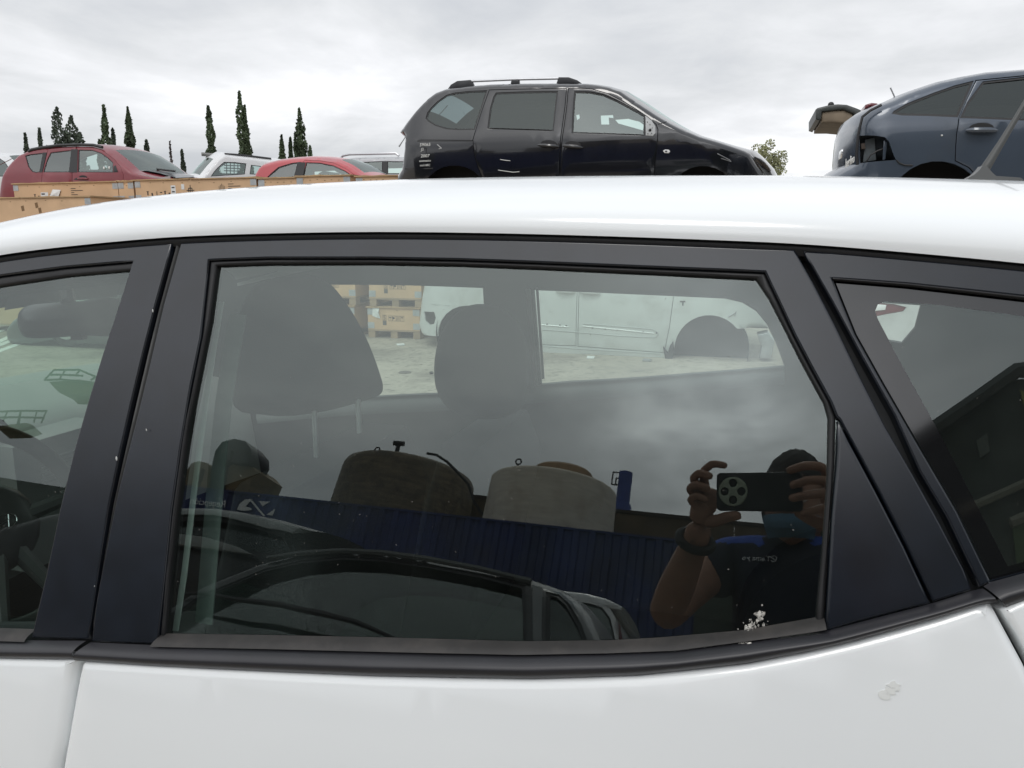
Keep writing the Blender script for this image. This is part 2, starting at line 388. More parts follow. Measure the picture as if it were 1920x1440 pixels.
# ================================================================== the white hatchback in front
UC, WB = -0.36, -0.20
def bulge(q):
    u, w_ = q[:, 0], q[:, 1]
    e = np.maximum(0, np.abs(u - UC) - .42); x = np.maximum(0, WB - w_)
    x1 = np.minimum(x, .45)
    return -.10 * e ** 2 - (.36 * x1 ** 2 + .30 * (x - x1))
def S0(q):
    q = np.asarray(q, float).reshape(-1, 2)
    return GO + q[:, :1] * gt + q[:, 1:2] * gs + bulge(q)[:, None] * gn
def N0(q):
    q = np.asarray(q, float).reshape(-1, 2); h = 1e-3
    a = S0(q + A(h, 0)) - S0(q - A(h, 0)); b = S0(q + A(0, h)) - S0(q - A(0, h))
    n = np.cross(a, b); return n / np.linalg.norm(n, axis=1)[:, None]
def uv0(px, py, off=0.0, far=False):
    c, d = CAM, ray(px, py)
    if far: c = mirc(c); d = mirc(d + CAM) - mirc(CAM)
    b = off
    for _ in range(12):
        t = (b - (c - GO) @ gn) / (d @ gn); P = c + t * d - GO
        q = A(P @ gt, P @ gs); b = off + bulge(q[None])[0]
    return q
UV = lambda pts, off=0.0, far=False: np.array([uv0(x, y, off, far) for x, y in pts])
HALF = 0.60
GUT = cr([(-420, 590), (-300, 553), (-150, 514), (0, 482), (150, 463), (320, 448), (500, 441), (700, 438), (900, 440), (1100, 445), (1300, 452), (1500, 461), (1700, 477), (1920, 498), (2150, 524), (2500, 575)], 3)
gut_uv = UV(GUT)
CPT = S0(UV([(900, 440)]))[0] - HALF * gh
def mirc(P): P = np.asarray(P, float); return P - 2 * (((P - CPT) @ gh)[..., None] * gh if P.ndim > 1 else ((P - CPT) @ gh) * gh)
SFAR = lambda q: mirc(S0(q))
def NFAR(q):
    n = N0(q); return n - 2 * (n @ gh)[:, None] * gh

car_w = thing('white_hatchback', 'white hatchback with black window frames filling the foreground', 'car')

# ---- roof: loft from the gutter over to the far side, height set by the skyline of the roof
SIL = A((-420, 520), (-200, 460), (0, 418), (100, 395), (200, 377.5), (300, 365), (450, 352.5), (600, 343), (740, 336.5), (1000, 331), (1200, 329), (1400, 329), (1600, 331), (1750, 334.5), (1920, 340), (2200, 352), (2500, 372))
def roofprof(P, H, n=28, full=False):
    W_ = abs((P - CPT) @ gh); o = []
    f = np.concatenate([[0], 1 - np.cos(np.linspace(0.05, math.pi / 2, n))]) ** 1.35
    if full: f = np.concatenate([f, 2 - f[:-1][::-1]])
    for s_ in f:
        d = 1 - abs(1 - s_); p = 2.5
        o.append(P - gh * W_ * s_ + A(0, 0, H * (1 - (1 - d) ** p) ** (1 / p)))
    return np.array(o)
def build_roof():
    us = np.linspace(gut_uv[0, 0], gut_uv[-1, 0], 90); ws = np.interp(us, gut_uv[:, 0], gut_uv[:, 1])
    G = S0(np.c_[us, ws]) + N0(np.c_[us, ws]) * .006
    Hs = []
    for P in G:
        lo, hi = .005, .35
        for _ in range(24):
            H = (lo + hi) / 2; pr = np.array([project(x) for x in roofprof(P, H)])
            if np.min(pr[:, 1] - np.interp(pr[:, 0], SIL[:, 0], SIL[:, 1])) > 0: lo = H
            else: hi = H
        Hs.append(H)
    Hs = np.array(Hs); Hs = np.convolve(np.pad(Hs, 4, 'edge'), np.ones(9) / 9, 'valid')
    rows = [roofprof(P, H, full=True) for P, H in zip(G, Hs)]
    V = np.concatenate(rows); k = len(rows[0]); n = len(rows)
    Fc = [(i * k + j, (i + 1) * k + j, (i + 1) * k + j + 1, i * k + j + 1) for i in range(n - 1) for j in range(k - 1)]
    mk('roof', V, Fc, M_WHITE, car_w, True, 0)
    # headliner hung under the roof skin
    rows = [roofprof(P - A(0, 0, .03) - gh * .03, max(.02, H - .02), n=10, full=True) for P, H in zip(G[::3], Hs[::3])]
    V = np.concatenate(rows); k = len(rows[0]); n = len(rows)
    Fc = [(i * k + j, i * k + j + 1, (i + 1) * k + j + 1, (i + 1) * k + j) for i in range(n - 1) for j in range(k - 1)]
    mk('headliner', V, Fc, mat('headliner fabric', (.34, .35, .34), .9), car_w, True, 0)
    return us, Hs
roof_us, roof_H = build_roof()
strip('roof_seal', [(u, w_ + .007) for u, w_ in gut_uv], [(u, w_ - .009) for u, w_ in gut_uv], S0, N0, M_RUB, car_w, .004, -.004, n=140)

# ---- outlines read off the photograph (pixels)
FW_R = [(248, 490), (222, 572), (190, 668), (165, 750), (139, 840), (110, 960), (85, 1080), (58, 1196)]          # front window, rear edge
GAP_L = [(322, 453), (289, 576), (267, 662), (244, 760), (226, 840), (202, 955), (187, 1049), (175, 1129), (165, 1199)]
GAP_R = [(338, 455), (305, 573), (278, 690), (258, 773), (241, 840), (222, 915), (204, 1000), (191, 1067), (178, 1138), (171, 1203)]
BP_R = [(391, 488), (375, 632), (355, 730), (337, 840), (320, 960), (308, 1080), (296, 1192), (289, 1207)]        # rear window, front edge
SEAL_T = [(391, 488), (500, 484), (700, 484), (860, 487), (1000, 492), (1260, 503), (1434, 510)]
GLASS_T = [(402, 497), (500, 493.5), (700, 492.5), (860, 495.5), (1000, 501), (1260, 513), (1418, 521)]
SEAL_R = [(1434, 510), (1460, 565), (1489, 627), (1524, 694), (1556, 752), (1568, 782), (1566, 876), (1557, 972), (1550, 1100), (1545, 1184)]
GLASS_R = [(1418, 521), (1442, 557), (1472, 615), (1501, 673), (1530, 726), (1546, 755), (1554, 784), (1552, 908), (1543, 1036), (1531, 1162)]
TRI = [(1573, 786), (1648, 924), (1699, 1023), (1749, 1129)]
REAR_R = [(1490, 467), (1524, 527), (1568, 612), (1611, 702), (1660, 799), (1712, 889), (1763, 981), (1808, 1067), (1823, 1106)]
Q_L = [(1504, 468), (1559, 565), (1617, 673), (1677, 780), (1724, 885), (1776, 972), (1837, 1101)]
GUT_B = lambda x0, x1, d=8: [(x, float(np.interp(x, GUT[:, 0], GUT[:, 1])) + d) for x in np.linspace(x0, x1, 14)]
QG = [(1562, 523), (1700, 533), (1920, 557), (2010, 568), (2010, 1062), (1920, 1074), (1858, 1090), (1795, 959), (1724, 838), (1656, 720), (1604, 627)]
FRIT = [(1641, 583), (1646, 571), (1660, 565), (1764, 572), (1920, 593), (1965, 600), (1965, 1040), (1890, 1062), (1761, 810), (1685, 673), (1646, 598)]

# ---- rear door
fr = SEAL_T + SEAL_R[1:6] + TRI + REAR_R[::-1] + GUT_B(1490, 338)[1:-1] + GAP_R + [(289, 1208)] + BP_R[::-1][1:-1]
rd = lift('rear_door', UV([(155, 1236), (280, 1243), (400, 1250), (550, 1257.5), (700, 1264), (850, 1268), (1000, 1269.5), (1100, 1267), (1200, 1262.5), (1300, 1253), (1400, 1240.5), (1500, 1221), (1600, 1197.5), (1680, 1176), (1760, 1152.5), (1820, 1132), (1852, 1123), (1862, 1130), (1897, 1195), (1925, 1247), (2005, 1420), (2050, 1560), (2100, 2100), (90, 2100), (98, 1560), (111, 1440), (122, 1378), (133, 1315), (143, 1262), (147, 1245)], .012),
          [], S0, N0, M_WHITE, car_w, .03, .012, .03, .012, ang=60)
frame = lift('window_frame', UV(fr), [], S0, N0, M_TRIM, rd, .03, .0025, .02, exact=True)
lift('corner_trim', UV([(1571, 790)] + [(x - 4, y + 2) for x, y in TRI[1:-1]] + [(1744, 1131), (1680, 1147), (1616, 1164), (1547, 1184), (1552, 1100), (1559, 972), (1567.5, 876)]), [], S0, N0, M_TRIM, rd, .03, .003, .02, .002, exact=True)
seal = lift('window_seal', UV(SEAL_T + SEAL_R[1:] + [(1531, 1164)] + GLASS_R[::-1][1:] + GLASS_T[::-1] + [(388, 600), (360, 740), (347, 800), (325, 960), (312, 1080), (303, 1196), (296, 1192)] + BP_R[::-1][2:-1]), [], S0, N0, M_RUB, rd, .02, .003, .014, -.003)
gl = GLASS_T + GLASS_R[1:] + [(1395, 1186), (1236, 1200), (1140, 1205), (976, 1207), (740, 1200), (500, 1195), (303, 1193)] + [(312, 1080), (325, 960), (347, 800), (360, 740), (388, 600)]
def grow(p, r): return insetp(ccw(p), -r)
lift('window', grow(UV(gl, -.009), .012), [], S0, N0, G_NEAR, rd, .12, 0, 0, -.009, ang=0)
# belt line: dusty wiper lip, then the rounded moulding
SW_T = [(296, 1190), (500, 1193), (740, 1198), (976, 1205), (1140, 1203), (1236, 1198), (1395, 1184), (1530, 1160), (1546, 1157)]
SW_B = [(290, 1210), (500, 1214), (740, 1220), (976, 1225), (1140, 1222), (1268, 1217), (1427, 1196), (1540, 1180), (1548, 1178)]
strip('window_wiper', UV(SW_T), UV(SW_B), S0, N0, M_SWEEP, rd, .003, -.008, 6, 80, .016)
MO_T = [(172, 1204), (290, 1209), (500, 1214), (740, 1220), (976, 1225), (1140, 1222), (1268, 1217), (1427, 1196), (1547, 1183), (1616, 1165), (1750, 1130), (1823, 1107), (1842, 1103)]
MO_B = [(152, 1236), (290, 1246), (400, 1251.5), (700, 1265), (1000, 1271), (1200, 1264), (1400, 1242), (1520, 1218), (1600, 1199), (1700, 1171), (1760, 1154), (1840, 1129), (1864, 1131)]
strip('belt_moulding', UV(MO_T), UV(MO_B), S0, N0, M_MOULD, rd, .014, .001, 10, 120, .006, .8)

# ---- front door
fd = lift('front_door', UV([(153, 1233), (138, 1249), (127, 1311), (116, 1391), (104, 1440), (88, 1560), (70, 2100), (-700, 2100), (-700, 1228), (-200, 1227), (0, 1230)], .012), [], S0, N0, M_WHITE, car_w, .04, .012, .03, .012, ang=60)
ft = [(-700, 720), (-500, 640), (-300, 585), (-120, 541), (0, 517), (120, 501), (248, 490)]
lift('window_frame', UV(GUT_B(-480, 322) + GAP_L[1:] + FW_R[::-1] + ft[::-1][1:]), [], S0, N0, M_TRIM, fd, .03, .0025, .02, exact=True)
lift('window_seal', UV(ft + [(245, 505), (120, 516), (0, 534), (-120, 556), (-300, 601), (-500, 657), (-700, 740)]), [], S0, N0, M_RUB, fd, .02, .003, .012, -.004)
lift('window', UV([(-700, 735), (-500, 650), (-300, 594), (-120, 550), (0, 527), (120, 509), (250, 497), (225, 572), (193, 668), (167, 750), (141, 840), (112, 960), (87, 1080), (62, 1184), (0, 1183), (-300, 1180), (-700, 1178)], -.009), [], S0, N0, G_NEAR, fd, .12, 0, 0, -.009, ang=0)
strip('window_wiper', UV([(-700, 1176), (0, 1180), (58, 1182)]), UV([(-700, 1196), (0, 1199), (56, 1201)]), S0, N0, M_SWEEP, fd, .003, -.008, 6, 40, .016)
strip('belt_moulding', UV([(-700, 1194), (0, 1199), (56, 1200), (163, 1201)]), UV([(-700, 1229), (0, 1232), (100, 1233.5), (152, 1234)]), S0, N0, M_MOULD, fd, .013, .001, 10, 60, .006, .8)
# seal showing in the gap between the doors
strip('door_seal', UV([(x + 3, y) for x, y in GAP_L]), UV([(x - 3, y) for x, y in GAP_R[:9]]), S0, N0, mat('gap seal', (.085, .085, .083), .5), fd, .006, -.009, 6, 60)

# ---- rear quarter
qp = lift('rear_quarter', UV([(1877, 1143), (1884, 1138), (1920, 1123), (2040, 1085), (2300, 1010), (2600, 1500), (2600, 2100), (2120, 2100), (2070, 1560), (2022, 1420), (1942, 1252), (1911, 1195), (1890, 1163)], .012), [], S0, N0, M_WHITE, car_w, .04, .006, .03, .012, ang=60)
lift('window_frame', UV(Q_L + [(1858, 1093), (1920, 1077), (2010, 1050), (2120, 1020), (2120, 535)] + GUT_B(2110, 1510)), [UV(QG)], S0, N0, M_TRIM, qp, .03, .0025, .02, hthick=.006, exact=True)
lift('window_border', insetp(ccw(UV(QG, -.005)), .001), [UV(FRIT, -.005)], S0, N0, mat('black glass border', (.006, .006, .007), .06, spec=1.0), qp, .05, 0, 0, -.005, ang=0)
lift('window', grow(UV(FRIT, -.005), .0), [], S0, N0, G_NEAR, qp, .12, 0, 0, -.005, ang=0)
strip('window_seal', UV([(1560, 520), (1700, 530), (1920, 554), (2010, 565)]), UV([(1562, 526), (1700, 537), (1920, 562), (2010, 573)]), S0, N0, M_RUB, qp, .003, -.001, 5, 40)
strip('belt_moulding', UV([(1843, 1099), (1858, 1091), (1920, 1074), (2040, 1040), (2200, 990)]), UV([(1880, 1138), (1890, 1134), (1920, 1124), (2040, 1087), (2240, 1027)]), S0, N0, M_MOULD, qp, .013, .001, 10, 40, .006, .8)

# ---- what lies behind the gaps: dark inner shell of the near side, with the window openings
NEAR_OPEN = [grow(UV(gl), .022), grow(UV(FRIT), .01), ccw(UV([(-640, 720), (-300, 600), (0, 535), (245, 506), (222, 580), (165, 755), (110, 965), (62, 1178), (-640, 1172)]))]
usx = np.linspace(-1.55, .85, 17); wtop = np.interp(usx, gut_uv[:, 0], gut_uv[:, 1]) - .006
SHELL = [(u, w_) for u, w_ in zip(usx, wtop)][::-1]
lift('inner_shell', np.array(SHELL + [(-1.62, -.35), (-2.3, -.40), (-2.3, -1.0), (1.1, -1.0), (1.1, -.1)]), NEAR_OPEN, S0, N0, M_INT, car_w, .08, 0, .02, -.026)
# far side with its windows as they are seen through the near ones
FOFF = -.03
FARO = [UV([(480, 640), (505, 560), (560, 534), (620, 531), (760, 532), (908, 537), (913, 640), (905, 734), (820, 736), (700, 742), (540, 756), (490, 762)], FOFF, True),
        UV([(1003, 541), (1130, 546), (1262, 552), (1360, 556.5), (1392, 564), (1418, 580), (1438, 605), (1455, 640), (1471, 684), (1400, 690), (1200, 706), (1060, 714), (1017, 718)], FOFF, True),
        UV([(1600, 556), (1728, 566), (1716, 612), (1692, 640), (1668, 636), (1640, 600)], FOFF, True)]
FARS = [(u, w_) for u, w_ in zip(usx, wtop)][::-1]
far_poly = np.array(FARS + [(-1.72, -.28), (-2.3, -.36), (-2.3, -1.0), (1.1, -1.0), (1.1, -.1)])
fs = lift('far_side', np.array([(u, w_ + .04) for u, w_ in FARS] + [tuple(p) for p in far_poly[len(FARS):]]), FARO, SFAR, NFAR, mat('far trim panel', (.05, .052, .053), .6, var=.2), car_w, .07, .002, .012, -.03, flip=True)
for h in FARO[:2]: lift('window', grow(h, .03), [], SFAR, NFAR, G_FAR, fs, .12, 0, 0, -.012, flip=True, ang=0)
lift('far_skin', far_poly, [grow(h, .035) for h in FARO], SFAR, NFAR, M_WHITE, car_w, .07, .004, .02, 0, flip=True)
# lighter weatherstrips seen on the far pillar
for P_, Q_ in (([(983, 545), (1003, 755)], [(992, 545), (1009, 755)]), ([(1002, 543), (1014, 716)], [(1007, 543), (1019, 716)])):
    strip('pillar_seal', UV(P_, -.05, True), UV(Q_, -.05, True), SFAR, NFAR, mat('pale weatherstrip', (.46, .50, .47), .5), fs, .004, -.036, 4, 20)

FL = [(480, 764), (700, 744), (905, 736), (1017, 720), (1200, 708), (1400, 692), (1471, 686)]
strip('door_card_ledge', UV(FL, -.03, True), UV([(x, y + 34) for x, y in FL], -.08, True), SFAR, NFAR, mat('lit door card top', (.11, .115, .115), .45), fs, -.012, -.031, 8, 60, -.05)  # ledge kept lighter than the panel, light on the card top painted in
# ---- interior: axes of the cabin
def cab(u, lat, z): return CPT + gt * u + gh * lat + A(0, 0, z - CPT[2])          # u rearwards from centre point, lat towards the camera side
def at_depth(px, py, Ld): return CAM + Ld * ray(px, py)
def inflate(name, poly, Ld, T, m, parent, n=18, skew=0.0):
    "cushion with the outline seen in the photograph, standing at distance Ld"
    p = ccw([((x - 960) * Ld / FPX, (720 - y) * Ld / FPX) for x, y in poly]); p = dens(cr(p, 3, True), .02)
    F_ = A(0, math.cos(PITCH), -math.sin(PITCH)); U_ = A(0, math.sin(PITCH), math.cos(PITCH)); X_ = A(1, 0, 0)
    loops = [p]; ext = np.concatenate([insetp(p, r) for r in (.003, .009, .02, .035)])
    ext = ext[inside(ext, p)]
    P, Tt, ids = fill(loops, ext, .03); d = dist(P, p); dm = .055
    f = np.sqrt(np.clip(1 - (1 - np.clip(d / dm, 0, 1)) ** 2, 0, 1)) * T
    base = lambda s_: [CAM + Ld * F_ + x * X_ + y * U_ - F_ * (s_ * h - skew * x) for (x, y), h in zip(P, f)]
    V = base(1) + base(-1); k = len(P); Fc = [tuple(t) for t in Tt] + [tuple(i + k for i in t[::-1]) for t in Tt]
    return mk(name, V, Fc, m, parent, True, 80)
SEAT = A((.06, 0), (.10, -.10), (.02, -.50), (-.22, -.56), (-.50, -.54), (-.54, -.46), (-.16, -.42), (-.06, -.10), (-.03, 0))
def seat(name, H):
    return lift(name, SEAT, [], lambda q: H + gt * q[:, :1] + A(0, 0, 1) * q[:, 1:2] + gh * .21, lambda q: np.tile(gh, (len(q), 1)), M_FAB, car_w, .05, .04, .42)
s1 = seat('driver_seat', at_depth(600, 850, 1.27))
hr = inflate('headrest', [(441, 764), (438, 690), (446, 610), (466, 555), (500, 525), (560, 515), (612, 528), (640, 556), (668, 598), (693, 648), (712, 700), (718, 726), (711, 741), (680, 752), (620, 769), (545, 780), (490, 777)], 1.26, .055, M_FAB, s1)
for p0, p1 in (((589, 770), (593, 858)), ((671, 748), (674, 812))):
    mb = MB(); mb.tube([at_depth(*p0, 1.25), at_depth(*p1, 1.25)], .0042, 10); mb.build('headrest_post', mat('headrest post steel', (.45, .46, .46), .3, metal=.7), hr)
s2 = seat('passenger_seat', at_depth(900, 800, 1.87))
inflate('headrest', [(822, 740), (814, 690), (822, 640), (842, 600), (872, 576), (905, 570), (945, 580), (975, 610), (992, 660), (990, 720), (978, 765), (930, 785), (860, 780)], 1.85, .06, M_FAB, s2)
# seat belt and the light weatherstrip by the near pillar
mb = MB()
def ribbon(name, pts, wdt, dep, m, parent, th=.002):
    q_ = UV(pts, dep); P_ = list(S0(q_) + N0(q_) * dep); V = []; Fc = []
    for p in P_: V += [p - gt * wdt / 2, p + gt * wdt / 2, p + gt * wdt / 2 - gh * th, p - gt * wdt / 2 - gh * th]
    for i in range(len(P_) - 1):
        for j in range(4): Fc.append((i * 4 + j, (i + 1) * 4 + j, (i + 1) * 4 + (j + 1) % 4, i * 4 + (j + 1) % 4))
    return mk(name, V, Fc, m, parent, False)
ribbon('seat_belt', [(446, 590), (430, 680), (418, 760), (404, 900), (392, 1040), (381, 1172)], .025, -.085, mat('seat belt webbing', (.16, .19, .175), .7, var=.1, vscale=60), car_w)
ribbon('pillar_strip', [(414, 566), (400, 650), (384, 760), (362, 930), (344, 1080), (328, 1184)], .0075, -.035, mat('pale weatherstrip', (.46, .50, .47), .5), car_w)
# dashboard, cluster hood, wheel, mirror, windscreen with its frame
dash_m = mat('dashboard plastic', (.24, .25, .24), .6, bump=.15, bscale=300)
def band(name, rows, m, parent, ang=60):
    rows = [np.asarray(r) for r in rows]; V = np.concatenate(rows); k = len(rows[0])
    Fc = [(i * k + j, i * k + j + 1, (i + 1) * k + j + 1, (i + 1) * k + j) for i in range(len(rows) - 1) for j in range(k - 1)]
    return mk(name, V, Fc, m, parent, True, ang)
lat = np.linspace(.66, -.66, 14)
UD = uv0(60, 1180)[0]
prof = [(-.52, .62), (-.55, .84), (-.60, .925), (-.72, .945), (-.95, .955), (-1.15, .95)]
band('dashboard', [[cab(u + UD + .08 * (l / .66) ** 2 + .06, l, z) for l in lat] for u, z in prof], dash_m, car_w)
band('firewall', [[cab(UD - 1.0, l, z) for l in (.72, -.72)] for z in (.28, .93)], M_INT, car_w)
band('rear_bulkhead', [[cab(1.02, l, z) for l in (-.74, .74)] for z in (.28, 1.36)], M_INT, car_w)
# cluster hood: arched cowl in front of the driver
mb = MB(); V = []; Fc = []
for j, u in enumerate((-.50, -.56, -.66, -.80)):
    for i in range(13):
        a = math.pi * i / 12; V.append(cab(UD + u + .06, .33 + .19 * math.cos(a), .90 + (.125 if j < 3 else .06) * math.sin(a) ** .6))
for j in range(3):
    for i in range(12): Fc.append((j * 13 + i, (j + 1) * 13 + i, (j + 1) * 13 + i + 1, j * 13 + i + 1))
mk('instrument_hood', V, Fc, dash_m, car_w)
# wheel
WC = at_depth(-12, 988, 1.30); wax = gt * math.cos(R(24)) + A(0, 0, 1) * math.sin(R(24)); wx = -gh; wy = np.cross(wax, wx); wy /= np.linalg.norm(wy)
sw = MB(); sw.tube([WC + .172 * (math.cos(a) * wx + math.sin(a) * wy) for a in np.linspace(0, 2 * math.pi, 49)], .0155, 10, False)
M_WHL = mat('steering wheel leather', (.022, .024, .023), .4)
swo = sw.build('steering_wheel', M_WHL, car_w)
hub = MB(); hub.ellipsoid(WC - wax * .01, (.088, .078, .034), 20, 10, lambda v: wx * v[0] + wy * v[1] + wax * v[2]); hub.build('airbag_cover', M_WHL, swo)
for a in (R(0), R(180), R(-70), R(-110)):
    d = math.cos(a) * wx + math.sin(a) * wy; mb = MB(); mb.tube([WC + d * .05, WC + d * .175 - wax * 0], [.016, .011], 8); mb.build('spoke', mat('wheel spoke', (.07, .074, .072), .4), swo)
em = MB(); em.tube([WC + wax * .026 + .024 * math.cos(a) * wx + .013 * math.sin(a) * wy for a in np.linspace(0, 2 * math.pi, 25)], 0.0010, 6, False)
for q in (-.009, .009): em.tube([WC + wax * .026 + (q + k * .004) * wx + k * .010 * wy for k in (-1, 1)], 0.0010, 6)
em.tube([WC + wax * .026 - .010 * wx - .002 * wy, WC + wax * .026 + .010 * wx + .002 * wy], 0.0010, 6)
em.build('emblem', M_CHROME, swo)
# centre stack with vent slats and buttons
cs = MB(); CS0 = at_depth(118, 862, 1.75)
ax_u = lambda a, b, c: CS0 + gt * a + gh * b + A(0, 0, c)
cs.box((-.10, -.14, -.22), (.0, .12, .06), lambda v: ax_u(*v)); cso = cs.build('centre_console', dash_m, car_w, False)
for k in range(4):
    mb = MB(); mb.box((.001, -.10, .01 - k * .016), (.008, .06, .016 - k * .016), lambda v: ax_u(*v)); mb.build('console_button', M_INT2, cso, False)
text('lettering', 'Bluetooth', ax_u(.002, -.02, -.075), -gh, A(0, 0, 1), .018, M_MARK, cso)
# interior mirror
mm = inflate('interior_mirror', [(33, 612), (34, 590), (44, 577), (62, 571), (100, 568), (150, 565), (222, 561), (224, 625), (160, 629), (100, 633), (60, 634), (42, 629)], 1.62, .025, mat('mirror housing', (.03, .034, .036), .4), car_w)
mb = MB(); mb.tube([at_depth(128, 568, 1.62), at_depth(122, 530, 1.68)], .014, 8); mb.build('mirror_stem', M_BLACK, mm)
mb = MB(); mb.box((-.012, -.01, -.006), (.012, .01, .004), lambda v: at_depth(148, 631, 1.60) + v); mb.build('mirror_lever', M_BLACK, mm)
# windscreen: header, far pillar, near pillar, sill, pane
HDL = [at_depth(x, y, d) for x, y, d in ((-420, 650, 1.35), (-150, 604, 1.6), (0, 578, 1.75), (100, 563, 1.9), (212, 553, 2.03), (232, 553, 2.1))]
HDU = [p + A(0, 0, .10) + gt * .06 for p in HDL]
band('windscreen_header', [HDU, HDL], mat('sun visor', (.10, .105, .105), .7), car_w)
band('sun_visor', [[p + A(0, 0, .045) + gt * .04 for p in HDL[2:5]], [p + A(0, 0, -.004) + gt * .012 for p in HDL[2:5]]], mat('visor cloth', (.13, .135, .135), .7), car_w)
SCL = [at_depth(x, y, d) for x, y, d in ((-420, 790, 1.8), (-150, 762, 2.1), (0, 747, 2.3), (100, 739, 2.5), (190, 733, 2.68), (240, 730, 2.76))]
band('windscreen', [SCL, HDL], G_SCR, car_w)
mb = MB(); mb.tube(SCL, .006, 8); mb.build('windscreen_trim', mat('bright trim', (.6, .62, .6), .35), car_w)
band('scuttle', [SCL, [p - A(0, 0, .05) - gt * .0 for p in SCL], [p - A(0, 0, .07) + gt * .16 + 0 * p for p in SCL]], M_INT, car_w)
mb = MB(); mb.tube([HDL[-1] + A(0, 0, .02), (HDL[-1] + SCL[-1]) / 2, SCL[-1]], .035, 10); mb.build('far_windscreen_pillar', M_INT, car_w)
# bonnet ahead of the windscreen, floor
bon = [[cab(u, l, z - .06 * (l / .7) ** 2) for l in np.linspace(.72, -.72, 9)] for u, z in ((-1.75, .93), (-2.0, .89), (-2.25, .84), (-2.42, .74))]
band('bonnet', bon, M_WHITE, car_w)
mb = MB(); mb.box((-1.9, -.7, .25), (1.1, .7, .30), lambda v: cab(*v)); mb.build('floor_pan', M_INT, car_w, False)
for u in (-1.98, .62):
    for l in (.66, -.66):
        mb = MB(); Mw = lambda v: cab(u, l, .31) + gt * v[0] + A(0, 0, 1) * v[1] + gh * v[2]
        mb.lathe([(.20, -.09), (.30, -.09), (.31, -.06), (.31, .06), (.30, .09), (.20, .09)], 32, Mw); wo = mb.build('wheel', M_TYRE, car_w)
        mb = MB(); mb.lathe([(.05, .07), (.19, .075), (.2, .06), (.2, -.06)], 24, Mw); mb.build('rim', M_RIM, wo)
# roof aerial
AN_D = 1.40
def anp(px, py): return at_depth(px, py, AN_D)
mb = MB()
base = ccw([(1806, 343), (1812, 334), (1822, 329), (1832, 320), (1838, 312), (1846, 313), (1856, 325), (1863, 331), (1908, 334), (1914, 338), (1915, 347)])
p3 = [anp(x, y) for x, y in base]
an = prism('aerial', [p + gh * .016 for p in p3], gh, .032, mat('aerial plastic', (.10, .102, .10), .45), car_w)
mb.tube([anp(1846, 318), anp(1876, 270), anp(1905, 222), anp(1935, 170), anp(1975, 100)], [.0085, .0062, .005, .0042, .0032], 12); mb.build('mast', mat('aerial mast', (.06, .062, .06), .5), an)
# scratches, chips and the bird mess
for x, y, r in ((219, 860, .0018), (287, 583, .0013), (275, 806, .0010), (178, 1099, .0006)):
    P_ = S0(UV([(x, y)], .003))[0] + N0(UV([(x, y)]))[0] * .0035
    mb = MB(); mb.ellipsoid(P_, (r * .6, r * .4, r * 1.6), 8, 5); mb.build('paint_chip', M_MARK, car_w)
bd = MB()
def splat(x, y, r, f, spiky=.35):
    onw = y > 1187; q = UV([(x, y)], .004 if onw else -.008); n_ = N0(q)[0] if not onw else (gn * .8 + A(0, 0, .6))
    n_ = n_ / np.linalg.norm(n_); P_ = S0(q)[0] + N0(q)[0] * (-.0085 if not onw else (-.0065 + .016 * min(1, max(0, (y - 1187) / 24)))); tt = gt; ss = np.cross(n_, tt)
    k = 14; rr_ = r * (1 + spiky * rng.normal(size=k)).clip(.35, 1.9); V = [P_ + n_ * .0011]
    for sc_, h in ((.75, .0009), (1.0, .0001)): V += [P_ + n_ * h + (tt * math.cos(2 * math.pi * i / k) + ss * f * math.sin(2 * math.pi * i / k)) * rr_[i] * sc_ for i in range(k)]
    bd.add(V, [(0, 1 + i, 1 + (i + 1) % k) for i in range(k)] + [(1 + i, 1 + k + i, 1 + k + (i + 1) % k, 1 + (i + 1) % k) for i in range(k)])
for x, y, r, f in ((1425, 1153, .0042, 1.2), (1420, 1163, .0022, 1.6), (1428, 1160, .0018, 1), (1411, 1172, .0026, 1.3), (1406, 1163, .0014, 1), (1400, 1178, .0024, .9), (1408, 1181, .0032, 1.0), (1417, 1178, .0012, 2), (1432, 1172, .0014, 1.8), (1434, 1150, .0006, 3), (1429, 1135, .0008, 1.6), (1413, 1192, .0022, 1.6), (1409, 1200, .0016, 2.2), (1418, 1196, .0014, 2.0), (1398, 1205, .0030, .6), (1410, 1208, .0052, .5), (1422, 1205, .0030, .6), (1390, 1206, .0022, .6), (1427, 1188, .0010, 1.4), (1437, 1190, .0006, 1), (1394, 1168, .0005, 1), (1404, 1188, .0008, 2.5), (1415, 1186, .0010, 2.2), (1440, 1165, .0005, 1), (1384, 1180, .0005, 1), (1422, 1173, .0009, 1.2)): splat(x, y, r, f)
M_BD = mat('bird dropping', (.60, .58, .53), .8, var=.35, vscale=300)
t_ = M_BD.node_tree; an_ = t_.nodes.new('ShaderNodeTexNoise'); an_.inputs['Scale'].default_value = 420; an_.inputs['Detail'].default_value = 4; tc_ = t_.nodes.new('ShaderNodeTexCoord'); t_.links.new(tc_.outputs['Object'], an_.inputs['Vector'])
ar_ = t_.nodes.new('ShaderNodeMapRange'); ar_.inputs[1].default_value = .35; ar_.inputs[2].default_value = .62; ar_.inputs[3].default_value = .15; t_.links.new(an_.outputs[0], ar_.inputs[0]); t_.links.new(ar_.outputs[0], t_.nodes['Principled BSDF'].inputs['Alpha'])
